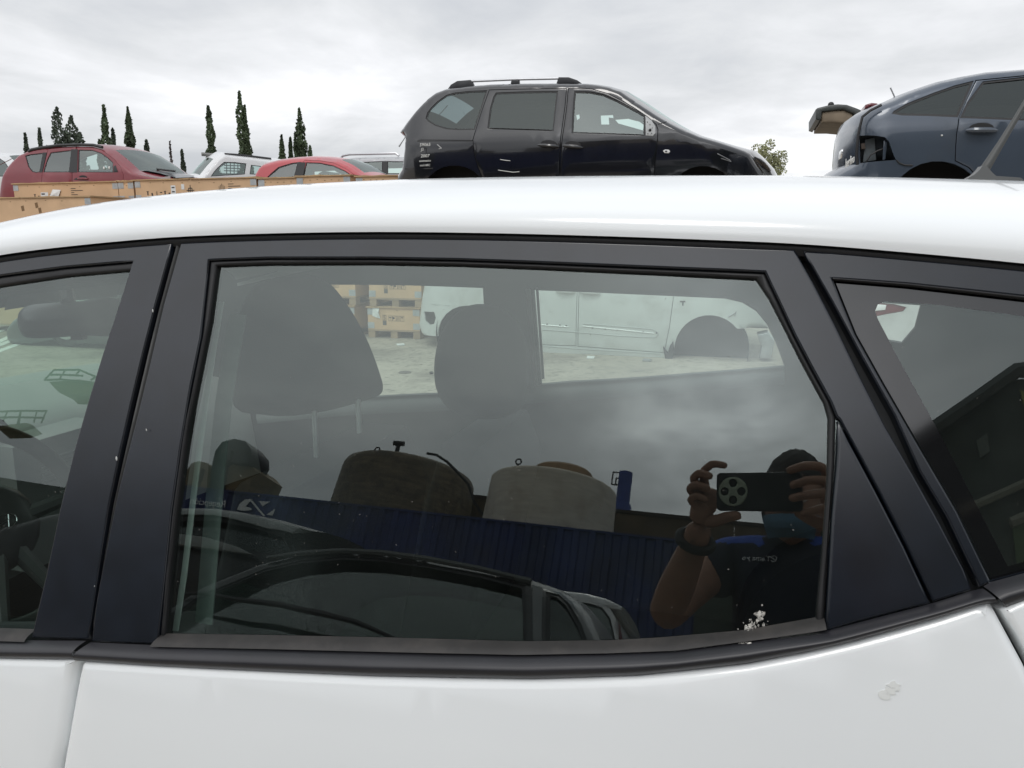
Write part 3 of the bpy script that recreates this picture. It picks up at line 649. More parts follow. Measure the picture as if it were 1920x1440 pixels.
for cx, cy in ((1668, 1296), (1660, 1303), (1676, 1286)):
    q0 = UV([(cx, cy)], .012)[0]; k_ = 12; rr_ = (.0022 + .0025 * rng.random(k_)); lift('dirt_mark', np.array([q0 + A(r_ * 1.5 * math.cos(2 * math.pi * i / k_), r_ * math.sin(2 * math.pi * i / k_)) for i, r_ in enumerate(rr_)]), [], S0, N0, mat('dirt on paint', (.76, .775, .755), .6), rd, .02, 0, .0005, .0127)
tag(bd.build('bird_dropping', M_BD), 'white bird dropping splashed on the window sill of the white hatchback', 'bird dropping')

# ================================================================== cars traced from their side view
class Side:
    "upright plane through a point, along which a car is drawn; back=True: seen in the side glass of the white car"
    def __init__(s, px, py, depth, a=YAW, back=False, perp=None, local=False):
        s.back = back; s.local = local
        if back:
            s.o = -gh.copy() if a is None else A(math.sin(a), math.cos(a), 0); s.A = CAM + gh * 0 + (GO - CAM) * 0 - s.o * 0
            s.A = CAM - s.o * perp
        else:
            s.o = A(-math.sin(a), -math.cos(a), 0); s.A = CAM + depth * ray(px, py)
        s.A = A(s.A[0], s.A[1], 0); s.e = np.cross(A(0, 0, 1), s.o); s.sgn = 1
    inw = None
    def uv(s, px, py, off=None):
        "off: how far behind the plane; None: on the skin of the car drawn there"
        if off is None:
            q = s.uv(px, py, 0.0)
            for _ in range(3 if s.inw else 0): q = s.uv(px, py, float(s.inw(q[None])[0]))
            return q
        d = ray(px, py)
        if s.back:
            q = uv0(px, py)[None]; c = S0(q)[0]; n_ = N0(q)[0] if s.local else gn
            if not s.local: c = CAM - GD / (gn @ d) * d
            d = d - 2 * (n_ @ d) * n_
        else: c = CAM
        t = ((s.A - s.o * off - c) @ s.o) / (d @ s.o); P = c + t * d
        return A((P - s.A) @ s.e, P[2])
    def many(s, pts, off=None): return np.array([s.uv(x, y, off) for x, y in pts])
    def P(s, u, w_, inw): return s.A + s.e * u + A(0, 0, w_) - s.o * inw

def car(root, side, W, top, bot, belt, paint, screens=(), wins=(), doors=(), holes=(), far=(), tum=.20, rr=.07, crown=.05, ends=.10, taper=(.55, .10), step=.12, lining=None, seal=True):
    """top: outline over the roof (pixels, either direction), bot: underside with wheel arches back to the start; belt: height of the shoulder.
    screens: (i0, i1, glass) index ranges of top that are glass; wins: (pixels, glass) panes in the body; doors: dict(out=, win=[(px, glass)], handle=(px..))"""
    e_, o_ = side.e, side.o
    T2 = side.many(top, 0.0)
    ul, uh = T2[:, 0].min(), T2[:, 0].max(); um, hl = (ul + uh) / 2, (uh - ul) / 2
    Td = dens(T2, .04, False)
    def inw(q, d=None):
        q = np.asarray(q, float); d = np.minimum(dist(q, Td, False), rr) if d is None else d
        r = rr - np.sqrt(np.maximum(rr * rr - (rr - d) ** 2, 0))
        e2 = np.maximum(0, np.abs(q[:, 0] - um) / hl - taper[0]) / (1 - taper[0])
        return r + tum * np.maximum(0, q[:, 1] - belt) + .16 * np.maximum(0, belt - .12 - q[:, 1]) ** 2 + taper[1] * e2 ** 2.2 * 1.0
    for _ in range(3):
        o0 = inw(T2, np.full(len(T2), 0.0)); T2 = np.array([side.uv(x, y, float(o)) for (x, y), o in zip(top, o0)]); ul, uh = T2[:, 0].min(), T2[:, 0].max(); um, hl = (ul + uh) / 2, (uh - ul) / 2
    Td = dens(T2, .04, False); side.inw = inw; B2 = side.many(bot)
    def S(q): q = np.asarray(q, float).reshape(-1, 2); return side.A + q[:, :1] * e_ + q[:, 1:2] * A(0, 0, 1) - inw(q)[:, None] * o_
    NF = lambda q: np.tile(o_, (len(q), 1))
    def SP(h, k=.010):
        "flat pane fitted just behind the edge of an opening"
        h = np.asarray(h); M_ = np.c_[h, np.ones(len(h))]; y = inw(h); c = np.linalg.lstsq(M_, y, rcond=None)[0]; r = np.max(y - M_ @ c) + k
        return lambda q: side.A + q[:, :1] * e_ + q[:, 1:2] * A(0, 0, 1) - (np.c_[q, np.ones(len(q))] @ c + r)[:, None] * o_
    def SF(q): q = np.asarray(q, float).reshape(-1, 2); return side.A + q[:, :1] * e_ + q[:, 1:2] * A(0, 0, 1) - (W - inw(q))[:, None] * o_
    NFF = lambda q: np.tile(-o_, (len(q), 1))
    body = np.r_[T2, B2]; bc = ccw(body)
    rings = np.concatenate([insetp(dens(bc, step * .6), r) for r in (rr * .04, rr * .16, rr * .38, rr * .7, rr * 1.02)]); rings = rings[inside(rings, bc)]
    hole2 = [side.many(h) for h in holes]
    # doors: cut out of the body, set back in with a gap
    dh = [ccw(side.many(d['out'])) for d in doors]; wh = [ccw(side.many(wn[0])) for wn in wins]
    gap = .006
    bo = lift('body', body, hole2 + dh + wh, S, NF, paint, root, step, 0, .03, 0, rings, ang=50)
    # pull the shell in behind the gaps
    allw = [insetp(h, -.01) for h in wh] + [insetp(ccw(side.many(wn[0])), -.01) for d in doors for wn in d.get('win', ())] + [insetp(ccw(h), -.002) for h in hole2]
    lift('inner_shell', insetp(bc, .035), allw, S, NF, M_BLACK, root, step * 1.5, 0, 0, -.032)
    def FU(f):
        r_ = []
        for x, y in f:
            q = side.uv(x, y, W - .2)
            for _ in range(4): q = side.uv(x, y, W - float(inw(q[None])[0]))
            r_.append(q)
        return np.array(r_)
    lift('far_body', body, [FU(f) for f in far], SF, NFF, paint, root, step, 0, .03, 0, rings, flip=True, ang=50)
    lift('far_lining', insetp(bc, .03), [insetp(ccw(FU(f)), -.02) for f in far], SF, NFF, lining or (M_INT if paint is P_BLACK else M_LIN), root, step * 1.5, 0, 0, -.05)
    for d, h in zip(doors, dh):
        dw = [ccw(side.many(wn[0])) for wn in d.get('win', ())]
        do = lift('door', insetp(h, gap), dw, S, NF, d.get('paint', paint), root, step, .004, .045, d.get('off', 0), rings, ang=50)
        for wn, q in zip(d.get('win', ()), dw):
            lift('window', insetp(q, -.012), [], SP(dens(q, .05)), NF, wn[1], do, .5, 0, 0, 0, ang=0)
            if seal: lift('window_seal', insetp(q, -.002), [insetp(q, .014)], S, NF, M_RUB, do, step * 1.5, 0, .008, -.006)
        for hd in d.get('handle', ()):
            q = side.many(hd); mb = MB(); c = (q[0] + q[-1]) / 2; ln = np.linalg.norm(q[-1] - q[0]) / 2; dr = (q[-1] - q[0]) / (2 * ln)
            rc = np.array([c + dr * (ln * .78 * math.cos(a)) + A(-dr[1], dr[0]) * (ln * .34 * math.sin(a) + .02) for a in np.linspace(0, 2 * math.pi, 14)[:-1]])
            lift('handle_recess', rc, [], S, NF, M_BLACK, do, .08, 0, .003, .004)
            pts = [S(c + dr * x * ln)[0] + o_ * (.016 + .022 * (1 - x * x)) for x in np.linspace(-1, 1, 9)]
            mb.tube(pts, [.007, .016, .02, .02, .02, .02, .02, .016, .007], 8); mb.build('handle', d.get('hpaint', paint), do)
    for (px_, g), q in zip(wins, wh):
        wo = lift('window', insetp(q, -.012), [], SP(dens(q, .05)), NF, g, root, .5, 0, 0, 0, ang=0)
        if seal: lift('window_seal', insetp(q, -.002), [insetp(q, .016)], S, NF, M_RUB, wo, step * 1.5, 0, .008, -.006)
    # over the top: near edge to far edge with a crown
    ring = []; seg = []
    for i in range(len(T2) - 1):
        a, b = T2[i], T2[i + 1]; k = max(1, int(np.linalg.norm(b - a) / .10))
        for j in range(k): ring.append(a + (b - a) * j / k); seg.append(i)
    ring.append(T2[-1]); seg.append(len(T2) - 2); ring = np.array(ring)
    tg = np.gradient(ring, axis=0); nr = np.c_[tg[:, 1], -tg[:, 0]]; nr /= np.linalg.norm(nr, axis=1)[:, None] + 1e-9
    for _ in range(3): nr[1:-1] = (nr[:-2] + nr[1:-1] * 2 + nr[2:]) / 4
    nr /= np.linalg.norm(nr, axis=1)[:, None] + 1e-9
    if area(body) > 0: nr = nr
    else: nr = -nr
    near = S(ring); farp = SF(ring); sv = np.array([0, .03, .08, .2, .35, .5, .65, .8, .92, .97, 1.0])
    cw = crown * np.abs(nr[:, 1]) + ends * np.abs(nr[:, 0]) ** 2
    grid = []
    for s_ in sv:
        f = (1 - (2 * s_ - 1) ** 2) ** .8
        grid.append(near + (farp - near) * s_ + (nr[:, :1] * e_ + nr[:, 1:2] * A(0, 0, 1)) * (cw * f)[:, None])
    G = np.array(grid); n = len(ring); K = len(sv); V = G.reshape(-1, 3)
    scr = np.full(n - 1, -1)
    for si, sc_ in enumerate(screens):
        for i in range(n - 1):
            if sc_[0] <= seg[i] < sc_[1]: scr[i] = si
    Fb = []; Fs = [[] for _ in screens]
    pos = area(body) > 0
    for i in range(n - 1):
        for k in range(K - 1):
            f = (k * n + i, k * n + i + 1, (k + 1) * n + i + 1, (k + 1) * n + i)
            if pos: f = f[::-1]
            if scr[i] >= 0 and 2 <= k < K - 3: Fs[scr[i]].append(f)
            else: Fb.append(f)
    mk('body_top', V, Fb, paint, root, True, 50)
    for sc_, f in zip(screens, Fs):
        ids = sorted({i for q in f for i in q}); mp = {i: j for j, i in enumerate(ids)}
        if f: mk(sc_[3] if len(sc_) > 3 else 'windscreen', V[ids], [tuple(mp[i] for i in q) for q in f], sc_[2], root, True, 0)
    return S, NF, inw, SF, G

M_LIN = mat('car lining', (.13, .135, .13), .8)
def darkwell(side, S, root, cx, cy, r_px, depth=.30):
    "dark wheel housing behind an arch"
    c = side.uv(cx, cy, 0.0); r = np.linalg.norm(side.uv(cx + r_px, cy, 0.0) - c) + .05
    q = np.array([c + r * A(math.cos(a), math.sin(a)) for a in np.linspace(R(-18), R(198), 21)]); mb = MB()
    V = [side.P(*p, .04) for p in q] + [side.P(*p, depth) for p in q]; n = len(q)
    Fc = [(i, (i + 1) % n, n + (i + 1) % n, n + i) for i in range(n)] + [tuple(range(n, 2 * n))]
    mb.add(V, Fc); return mb.build('wheel_housing', mat('wheel housing', (.008, .008, .008), .8), root, False)
def arc(cx, cy, r, a0, a1, n=12): return [(cx + r * math.cos(R(a)), cy - r * math.sin(R(a))) for a in np.linspace(a0, a1, n)]
def slab(name, side, poly, m, root, off=.0, th=.03, S=None, rnd=.003):
    NFs = lambda q: np.tile(side.o, (len(q), 1))
    return lift(name, side.many(poly, None if S else -off), [], S or (lambda q: side.A + q[:, :1] * side.e + q[:, 1:2] * A(0, 0, 1)), NFs, m, root, .15, rnd, th, off)
def slab2(name, side, poly, dep, m, root, th=.03, rnd=.003, holes=(), step=.15):
    "flat piece standing dep behind the side plane"
    NFs = lambda q: np.tile(side.o, (len(q), 1))
    return lift(name, side.many(poly, dep), [side.many(h, dep) for h in holes], lambda q: side.A + q[:, :1] * side.e + q[:, 1:2] * A(0, 0, 1) - side.o * dep, NFs, m, root, step, rnd, th)
def rod(name, side, pts, r, m, root, dep=0.0, n=6):
    mb = MB(); mb.tube([side.P(*side.uv(x, y, dep), dep) for x, y in pts], r, n); return mb.build(name, m, root)
def sidetext(name, s, side, px, py, h_px, m, root, S, shear=0, off=.004, squeeze=1.0, align='CENTER', slope=0.0):
    q = side.uv(px, py); sz = np.linalg.norm(side.uv(px, py - h_px) - q) * 1.35
    return text(name, s, S(q)[0] + side.o * off, side.e + A(0, 0, slope), A(0, 0, 1), sz, m, root, .001, shear, align, .0, squeeze)

# ---- black people carrier stacked on the silver one
P_BLACK = mat('black car paint', (.006, .0065, .009), .14, coat=.9, var=.2, vscale=2, dirt=(.020, .020, .022), dscale=1.3, dlo=.55, dhi=.85)
P_SILVER = mat('pale silver paint', (.60, .625, .615), .32, coat=.5, var=.05, vscale=2, dirt=(.42, .43, .41), dscale=2.2, dlo=.5, dhi=.75)
sB = Side(1083, 655, 9.0)
bk = thing('black_minivan', 'black people carrier with roof rails and white chalk writing on its rear wing', 'car')
topB = [(745, 398), (744, 360), (748, 330), (756, 316), (760, 280), (762, 257), (752, 248), (766, 228), (782, 207), (803, 185), (818, 174), (837, 167), (876, 162), (920, 158.5), (970, 157), (1062, 156.5), (1100, 157), (1120, 159), (1142, 163), (1165, 171), (1183, 183.5), (1211, 202), (1233, 216.5), (1255, 229.5), (1277, 241), (1288, 246), (1312, 256), (1342, 264.5), (1375, 275), (1397, 282.5), (1408, 288), (1416, 301), (1431, 322), (1441, 345), (1441, 392)]
botB = [(1384, 398)] + arc(1318, 376, 65, -15, 195, 16) + [(1245, 402), (918, 402)] + arc(852, 374, 64, -15, 195, 16) + [(780, 398)]
slid = [(917, 168), (970, 166.5), (1063, 165), (1060, 200), (1055, 237), (1051, 266), (1049, 328), (1048, 392), (923, 395), (912, 352), (895, 312), (888, 285), (886, 262), (891, 245), (902, 210)]
frnt = [(1065, 165), (1090, 165), (1111, 166.5), (1139, 174.5), (1167, 188.5), (1190, 202), (1211, 216), (1231, 233), (1234.5, 242), (1233, 269), (1229, 305), (1224, 392), (1050, 392), (1051, 328), (1053, 266), (1057, 237), (1062, 200)]
wq = [(798, 222), (801, 211), (808, 202), (820, 190), (837, 178), (853, 173.5), (880, 170.5), (914, 169), (903, 203), (890, 243.5), (860, 244), (837, 242.5), (816, 236), (803, 228)]
ws = [(930, 174), (985, 172), (1046, 171), (1041, 214), (1038, 245.5), (975, 243.5), (914, 241.5), (919, 203), (925, 182)]
wf = [(1077, 171), (1108, 172), (1132, 177), (1157, 188), (1178, 199), (1198, 210), (1209, 216.5), (1209, 254.5), (1146, 252), (1072, 249.5), (1074, 210)]
SB, NB, iB, SFB, GB = car(bk, sB, 1.9, topB, botB, sB.uv(1050, 255)[1], P_BLACK, [(19, 25, G_CAR), (8, 10, G_CAR, 'rear_window')], [(wq, G_DARK)],
    [dict(out=slid, win=[(ws, G_DARK)], handle=[[(1009, 272), (1049, 275)]]), dict(out=frnt, win=[(wf, G_CAR)], handle=[[(1055, 273), (1093, 277)]])],
    far=[[(840, 198), (869, 210), (874, 219), (865, 236), (849, 229), (836, 238), (817, 233), (823, 217)], [(1127, 217), (1150, 216), (1151, 222), (1142, 221), (1143, 234), (1128, 234)], [(1154, 225), (1178, 223), (1200, 229), (1208, 235), (1206, 245), (1160, 232)],
         [(1081, 216), (1087, 215), (1088, 222), (1083, 226)]], tum=.26, rr=.06, crown=.05, ends=.16, taper=(.72, .28))
darkwell(sB, SB, bk, 852, 374, 64); darkwell(sB, SB, bk, 1318, 376, 65)
slab('mirror_plate', sB, [(1210.5, 217), (1222, 226), (1229, 237), (1229, 250), (1224, 255.5), (1211, 254)], mat('bare mirror plate', (.42, .43, .43), .5, var=.15, vscale=30), bk, .006, .02, SB)
for x, y, r in ((1219, 244, .016), (1214, 229, .006), (1219, 234, .006), (1223, 240, .005), (1215, 251, .006), (1222, 250, .005)):
    P_ = SB(sB.uv(x, y))[0] + sB.o * .008; mb = MB(); mb.ellipsoid(P_, (r, r * .5, r), 10, 6); mb.build('bolt_hole', M_BLACK, bk)
sg = slab('side_repeater', sB, [(1243, 283), (1247, 280.5), (1254, 281), (1257, 284), (1254, 287.5), (1246, 287)], mat('clear lamp', (.75, .75, .74), .15), bk, .012, .02, SB, .004)
slab('repeater_bulb', sB, [(1247.5, 282.5), (1251, 282.5), (1251, 285.5), (1247.5, 285.5)], M_BLACK, sg, .014, .004, SB, 0)
slab('door_rail_slot', sB, [(783, 263), (790, 261.2), (886, 262.6), (886, 265), (782, 265)], M_BLACK, bk, .002, .01, SB, 0)
for pts in ([(839, 167), (845, 158.5), (857, 151.5), (882, 149.5), (885, 153), (889, 162.5)], [(957, 157.5), (958.5, 150), (972.5, 149.5), (973, 157)], [(1043, 156.5), (1047, 144.5), (1066, 144.5), (1082, 150), (1092, 157)]):
    slab2('roof_rail_foot', sB, pts, .30, mat('rail foot plastic', (.022, .023, .026), .45), bk, .05, .008)
mb = MB(); mb.tube([sB.P(*sB.uv(x, y, .32), .32) for x, y in ((880, 152.5), (915, 151), (960, 149), (1049, 147))], .014, 8); mb.build('roof_rail', mat('silver rail', (.5, .51, .53), .35, metal=.4), bk)
mb = MB(); mb.tube([sB.P(*sB.uv(x, y, .1), .1) for x, y in ((760, 257), (754, 266), (748, 275))], [.006, .006, .010], 6); mb.build('gas_strut', M_STEEL, bk)
for i, (s_, y, h, sq) in enumerate((('59065', 271.5, 6, 1.15), ('J3', 280.5, 5.5, 1.0), ('2007', 292.5, 6, 1.15), ('automatico', 301.5, 4.2, .95), ('ms116FC', 310, 4.2, 1.0))):
    sidetext('chalk_writing', s_, sB, 797 if i != 1 else 792, y, h, M_MARK, bk, SB, .15, squeeze=sq)
for pts in ([(938, 299), (946, 300.5), (957, 301.5)], [(934, 319), (948, 321), (962, 323), (974, 322)], [(820, 271), (828, 278), (823, 279)]):
    mb = MB(); mb.tube([SB(sB.uv(*p))[0] + sB.o * .003 for p in pts], .0035, 4); mb.build('scratch', M_MARK, bk)
for pts in ([(1345, 288), (1368, 300), (1371, 303), (1352, 297)],):
    mb = MB(); mb.tube([SB(sB.uv(*p))[0] + sB.o * .004 for p in pts], .004, 4); mb.build('scratch', M_STEEL, bk)
mb = MB(); mb.tube([SB(sB.uv(x, y))[0] + sB.o * .004 for x, y in ((1234, 233), (1244, 230), (1250, 228))], .003, 4); mb.build('wing_joint', M_BLACK, bk)
mb = MB(); mb.tube([SB(sB.uv(x, y))[0] + sB.o * .002 for x, y in ((760, 316), (800, 316.5), (812, 316))], .008, 4); mb.build('bumper_joint', M_BLACK, bk)

# ---- silver people carrier on the ground below it
sv_ = thing('silver_minivan', 'pale silver people carrier without wheels or bumpers under the black one', 'car')
sS = Side(1083, 655, 9.02)
ts = lambda p: [(x + 22, 420 + (y - 157) * 1.08) for x, y in p]
topS = [(793, 626), (787, 610), (791, 568), (796, 536), (790, 515), (815, 470), (838, 436), (862, 426), (940, 421), (1090, 420), (1140, 424), (1190, 436), (1240, 470), (1290, 508), (1312, 518), (1365, 530), (1405, 541), (1425, 560), (1438, 590), (1440, 614), (1408, 614)]
botS = arc(1330, 657, 66, 38, 168, 12) + [(1262, 668), (1243, 676), (1016, 663), (940, 661)] + arc(874, 626, 53, -25, 185, 14)
slS = [(940, 430), (1085, 428), (1083, 543), (1080.5, 649), (940, 645), (912, 560), (925, 470)]
frS = [(1087, 428), (1135, 432), (1180, 446), (1232, 478), (1262, 505), (1264, 553), (1256, 612), (1246, 662), (1083, 650), (1085.5, 543)]
SS, NS, iS, SFS, GS = car(sv_, sS, 1.9, topS, botS, sS.uv(1050, 525)[1], P_SILVER, [(12, 13, G_CAR)], [],
    [dict(out=slS, win=[([(955, 440), (1068, 438), (1062, 515), (935, 512)], G_DARK)], handle=[[(1042, 545), (1079, 547)]]), dict(out=frS, win=[([(1100, 438), (1132, 440), (1180, 458), (1225, 490), (1228, 520), (1098, 518)], G_CAR)], handle=[[(1087, 547), (1126, 549.5)]])],
    holes=[[(795, 584), (814, 585), (817, 596), (814, 607), (806, 609), (798, 601)]], tum=.26, rr=.07, ends=.1, taper=(.75, .2))
darkwell(sS, SS, sv_, 874, 626, 53); darkwell(sS, SS, sv_, 1330, 657, 66)
for pts, cl in (([(1016, 609), (1066, 613)], 1), ([(1093, 611.5), (1160, 618), (1226, 625)], 1), ([(1016, 618), (1083, 623), (1160, 630), (1228, 633), (1234, 628), (1232, 622), (1222, 617), (1094, 607)], 0), ([(1019, 649), (1083, 654), (1239, 663.5)], 0), ([(791, 568), (815, 571), (843, 573.5)], 0)):
    mb = MB(); mb.tube([SS(sS.uv(*p))[0] + sS.o * .002 for p in pts], .007 if cl else .005, 6); mb.build('trim_channel', mat('channel grey', (.40, .42, .41), .45) if not cl else P_SILVER, sv_)
for x in (1026, 1050, 1062, 1111, 1135, 1158, 1182, 1206, 1231):
    P_ = SS(sS.uv(x, 607 + (x - 1016) * .08))[0]; mb = MB(); mb.ellipsoid(P_, (.012, .008, .008), 8, 5); mb.build('clip_hole', M_BLACK, sv_)
slab('repeater_hole', sS, [(1275, 564), (1285, 564), (1285, 567), (1282, 567), (1281.5, 573), (1279, 573), (1279, 567), (1275, 567)], M_BLACK, sv_, .003, .004, SS, 0)
slab('headlamp_bracket', sS, [(1420, 628), (1440, 624), (1452, 640), (1446, 672), (1424, 672), (1428, 650)], M_STEEL, sv_, -.1, .3, None, .01)
slab('mud_flap', sS, [(1243, 650), (1252, 662), (1256, 648), (1262, 640), (1264, 660), (1258, 678), (1248, 678)], M_BLACK, sv_, -.02, .1, None, .005)
mb = MB(); mb.tube([SS(sS.uv(x, y))[0] + sS.o * .006 for x, y in ((1365, 594), (1374, 589), (1380, 584), (1378, 592))], .008, 5); mb.build('dent_crease', M_STEEL, sv_)

# ---- blue grey off-roader on the right, tail lamp missing, standing on a silver car
P_BLUE = mat('blue grey metallic paint', (.062, .080, .108), .25, metal=.2, coat=.6, var=.1, vscale=1.5, dirt=(.07, .08, .092), dscale=1.6, dlo=.55, dhi=.8)
sU = Side(1754, 330, 5.6)
su = thing('blue_suv', 'blue grey off-roader with its rear lamp missing, raised behind the roof aerial', 'car')
topU = [(1604, 428), (1566, 380), (1561, 334), (1585, 320), (1607, 309), (1606, 290), (1609, 253), (1611, 238), (1616, 219), (1631, 207), (1653, 196), (1675, 187.5), (1697, 176.5), (1719, 168), (1762, 153.6), (1806, 144), (1850, 136), (1920, 130.6), (2000, 127), (2090, 130), (2180, 148), (2270, 190), (2350, 235), (2480, 262), (2560, 300), (2580, 360), (2560, 430)]
botU = [(2480, 440)] + arc(2400, 395, 95, -20, 200, 14) + [(2290, 440), (1870, 440)] + arc(1758, 396, 94, -22, 202, 18)
du = [(1829, 150), (1930, 140), (2060, 139), (2090, 200), (2085, 425), (1880, 428), (1862, 392), (1840, 342), (1816, 315), (1790, 302), (1791, 275), (1793, 250), (1797, 220), (1810, 190)]
qU = [(1672, 213), (1676, 208), (1700, 194), (1750, 174), (1790, 160), (1826, 151), (1810, 188), (1796, 220), (1740, 217.5), (1690, 216.5)]
wU = [(1843, 153), (1920, 144.5), (2040, 143), (2060, 190), (2062, 228), (1920, 226), (1800, 221), (1814, 192)]
lampU = [(1611, 254.5), (1638, 254), (1659, 257), (1667, 265), (1674, 286), (1680, 300), (1657, 301.5), (1613, 306)]
SU_, NU, iU, SFU, GU_ = car(su, sU, 1.8, topU, botU, sU.uv(1700, 232)[1], P_BLUE, [(22, 23, G_CAR)], [(qU, G_DARK)],
    [dict(out=du, win=[(wU, G_DARK)], handle=[[(1810, 245), (1869, 245)]])], holes=[lampU], tum=.34, rr=.06, crown=.05, ends=.07, taper=(.80, .16), step=.09)
darkwell(sU, SU_, su, 1758, 396, 94)
slab2('lamp_pocket', sU, [(1604, 248), (1680, 250), (1686, 306), (1606, 310)], .17, mat('primer in lamp pocket', (.045, .055, .065), .5, var=.4, vscale=14), su, .01, 0)
slab2('pocket_bracket', sU, [(1622, 262), (1640, 258), (1643, 300), (1618, 304)], .13, mat('bracket grey', (.13, .15, .16), .5, var=.3, vscale=20), su, .02)
slab2('pocket_bracket', sU, [(1657, 262), (1664, 266), (1660, 299), (1655, 300), (1656, 280)], .05, P_BLUE, su, .02)
slab2('lamp_holder', sU, [(1614, 269), (1622, 268), (1623, 279), (1615, 280)], .10, mat('brown plastic', (.10, .075, .06), .6), su, .03)
rod('wiring_loom', sU, [(1625, 302), (1632, 291), (1645, 283), (1656, 279)], .006, M_BLACK, su, .06)
rod('tailgate_gap', sU, [(1608, 309), (1606, 290), (1609, 254), (1612, 239), (1617, 219), (1632, 207), (1653, 196.5)], .010, M_BLACK, su, .012)
rod('bumper_joint', sU, [(1681, 300), (1687, 306), (1697, 309.5), (1711, 310)], .006, M_BLACK, su, .0)
mb = MB(); mb.ellipsoid(SU_(sU.uv(1766, 254))[0], (.008, .006, .006), 8, 5); mb.build('paint_chip', M_MARK, su)
rod('dent_crease', sU, [(1687, 279), (1700, 281), (1730, 281.5), (1780, 286)], .007, mat('creased paint', (.025, .035, .055), .3, coat=.5), su, .012)
slab2('brake_light', sU, [(1621, 204), (1623, 196), (1634, 192.5), (1645, 193.5), (1651, 199), (1641, 201), (1632, 200), (1624, 204)], .55, mat('red lamp', (.14, .018, .022), .15, coat=.5), su, .25, .01)
slab2('spoiler', sU, [(1621, 206), (1632, 201), (1650, 200), (1656, 192), (1672, 188.5), (1676, 190), (1650, 207), (1630, 214)], .6, mat('spoiler grey paint', (.12, .14, .16), .25, coat=.6), su, .5, .01)
def on_tail(px, py, back=.0):
    u = sU.uv(1600, 290)[0] - .06 + back; d = ray(px, py); t = ((sU.A + sU.e * u - CAM) @ sU.e) / (d @ sU.e); return CAM + t * d
tu = sU.o * 1.0
text('lettering', 'YON', on_tail(1576, 291, -.09), -sU.o, A(.02, 0, 1), .075, M_CHROME, su, .004, 0, 'CENTER', .002)
text('lettering', 'berlino', on_tail(1594, 302, -.04), -sU.o + sU.e * .35 + A(0, 0, .25), A(0, 0, 1), .085, M_MARK, su, .001)
rod('aerial_mast', sU, [(1678, 183), (1669.5, 164.5)], .006, M_STEEL, su, .8)
# silver hatchback underneath
us_ = thing('silver_hatchback', 'silver hatchback carrying the blue grey off-roader, tail lamp showing through the quarter glass', 'car')
sV = Side(1754, 600, 5.65)
topV = [(1612, 790), (1590, 740), (1592, 660), (1604, 600), (1630, 570), (1650, 520), (1672, 470), (1700, 450), (1760, 445), (1900, 444), (2010, 448), (2100, 480), (2180, 530), (2320, 560), (2390, 600), (2400, 700), (2380, 780)]
botV = [(2330, 790)] + arc(2250, 740, 80, -20, 200, 12) + [(2160, 800), (1830, 800)] + arc(1745, 740, 80, -20, 200, 12)
lampV = [(1612, 590), (1638, 566), (1676, 570), (1700, 576), (1694, 584), (1664, 589), (1630, 596)]
SV_, NV_, _, _, _ = car(us_, sV, 1.7, topV, botV, sV.uv(1754, 560)[1], P_SILVER, [(11, 12, G_CAR)], [([(1700, 480), (1760, 462), (1850, 460), (1850, 540), (1700, 545)], G_DARK), ([(1865, 460), (1990, 462), (2090, 530), (1865, 542)], G_CAR)], [], holes=[lampV], tum=.3, rr=.08, step=.12)
darkwell(sV, SV_, us_, 1745, 740, 80); darkwell(sV, SV_, us_, 2250, 740, 80)
tl = slab('tail_light', sV, lampV, mat('red lamp', (.14, .018, .022), .15), us_, -.01, .05, SV_, .008)
slab('reversing_lamp', sV, [(1640, 570), (1662, 572), (1660, 581), (1640, 583)], mat('clear lamp', (.75, .75, .74), .15), tl, .004, .01, SV_, .003)
# car behind with its tailgate up
oc = thing('open_hatchback', 'car behind the blue grey off-roader with its tailgate raised, beige lining showing', 'car')
sO = Side(1600, 215, 8.6)
topO = [(1672, 400), (1655, 340), (1640, 250), (1640, 216), (1700, 210), (1800, 208), (1880, 215), (1960, 245), (2060, 262), (2120, 290), (2125, 400)]
car(oc, sO, 1.7, topO, [(2080, 410), (1720, 410)], sO.uv(1800, 250)[1], P_SILVER, [(6, 7, G_CAR)], [([(1680, 222), (1780, 218), (1780, 248), (1670, 250)], G_CAR)], [], tum=.3, rr=.07, step=.2)
tg_ = slab2('tailgate', sO, [(1529.5, 205), (1533, 202), (1557, 196), (1572, 195), (1588, 196), (1605, 202), (1622, 209), (1652, 214), (1650, 224), (1625, 226), (1609, 221), (1601, 213), (1580, 205), (1541, 209), (1540, 222), (1537, 226), (1529.5, 223.6)], .25, mat('dark grey tailgate', (.06, .065, .062), .4, var=.2), oc, 1.1, .02)
slab2('lining', sO, [(1540, 210), (1560, 206.5), (1583, 205.5), (1598, 211.6), (1604, 221), (1602, 227), (1590, 233), (1565, 230.8), (1539, 231)], .28, mat('beige lining', (.23, .18, .125), .7, var=.15), tg_, 1.0, .03)
mb = MB(); mb.ellipsoid(sO.P(*sO.uv(1558, 196, .3), .3), (.035, .035, .03), 10, 6); mb.build('catch', M_BLACK, tg_)

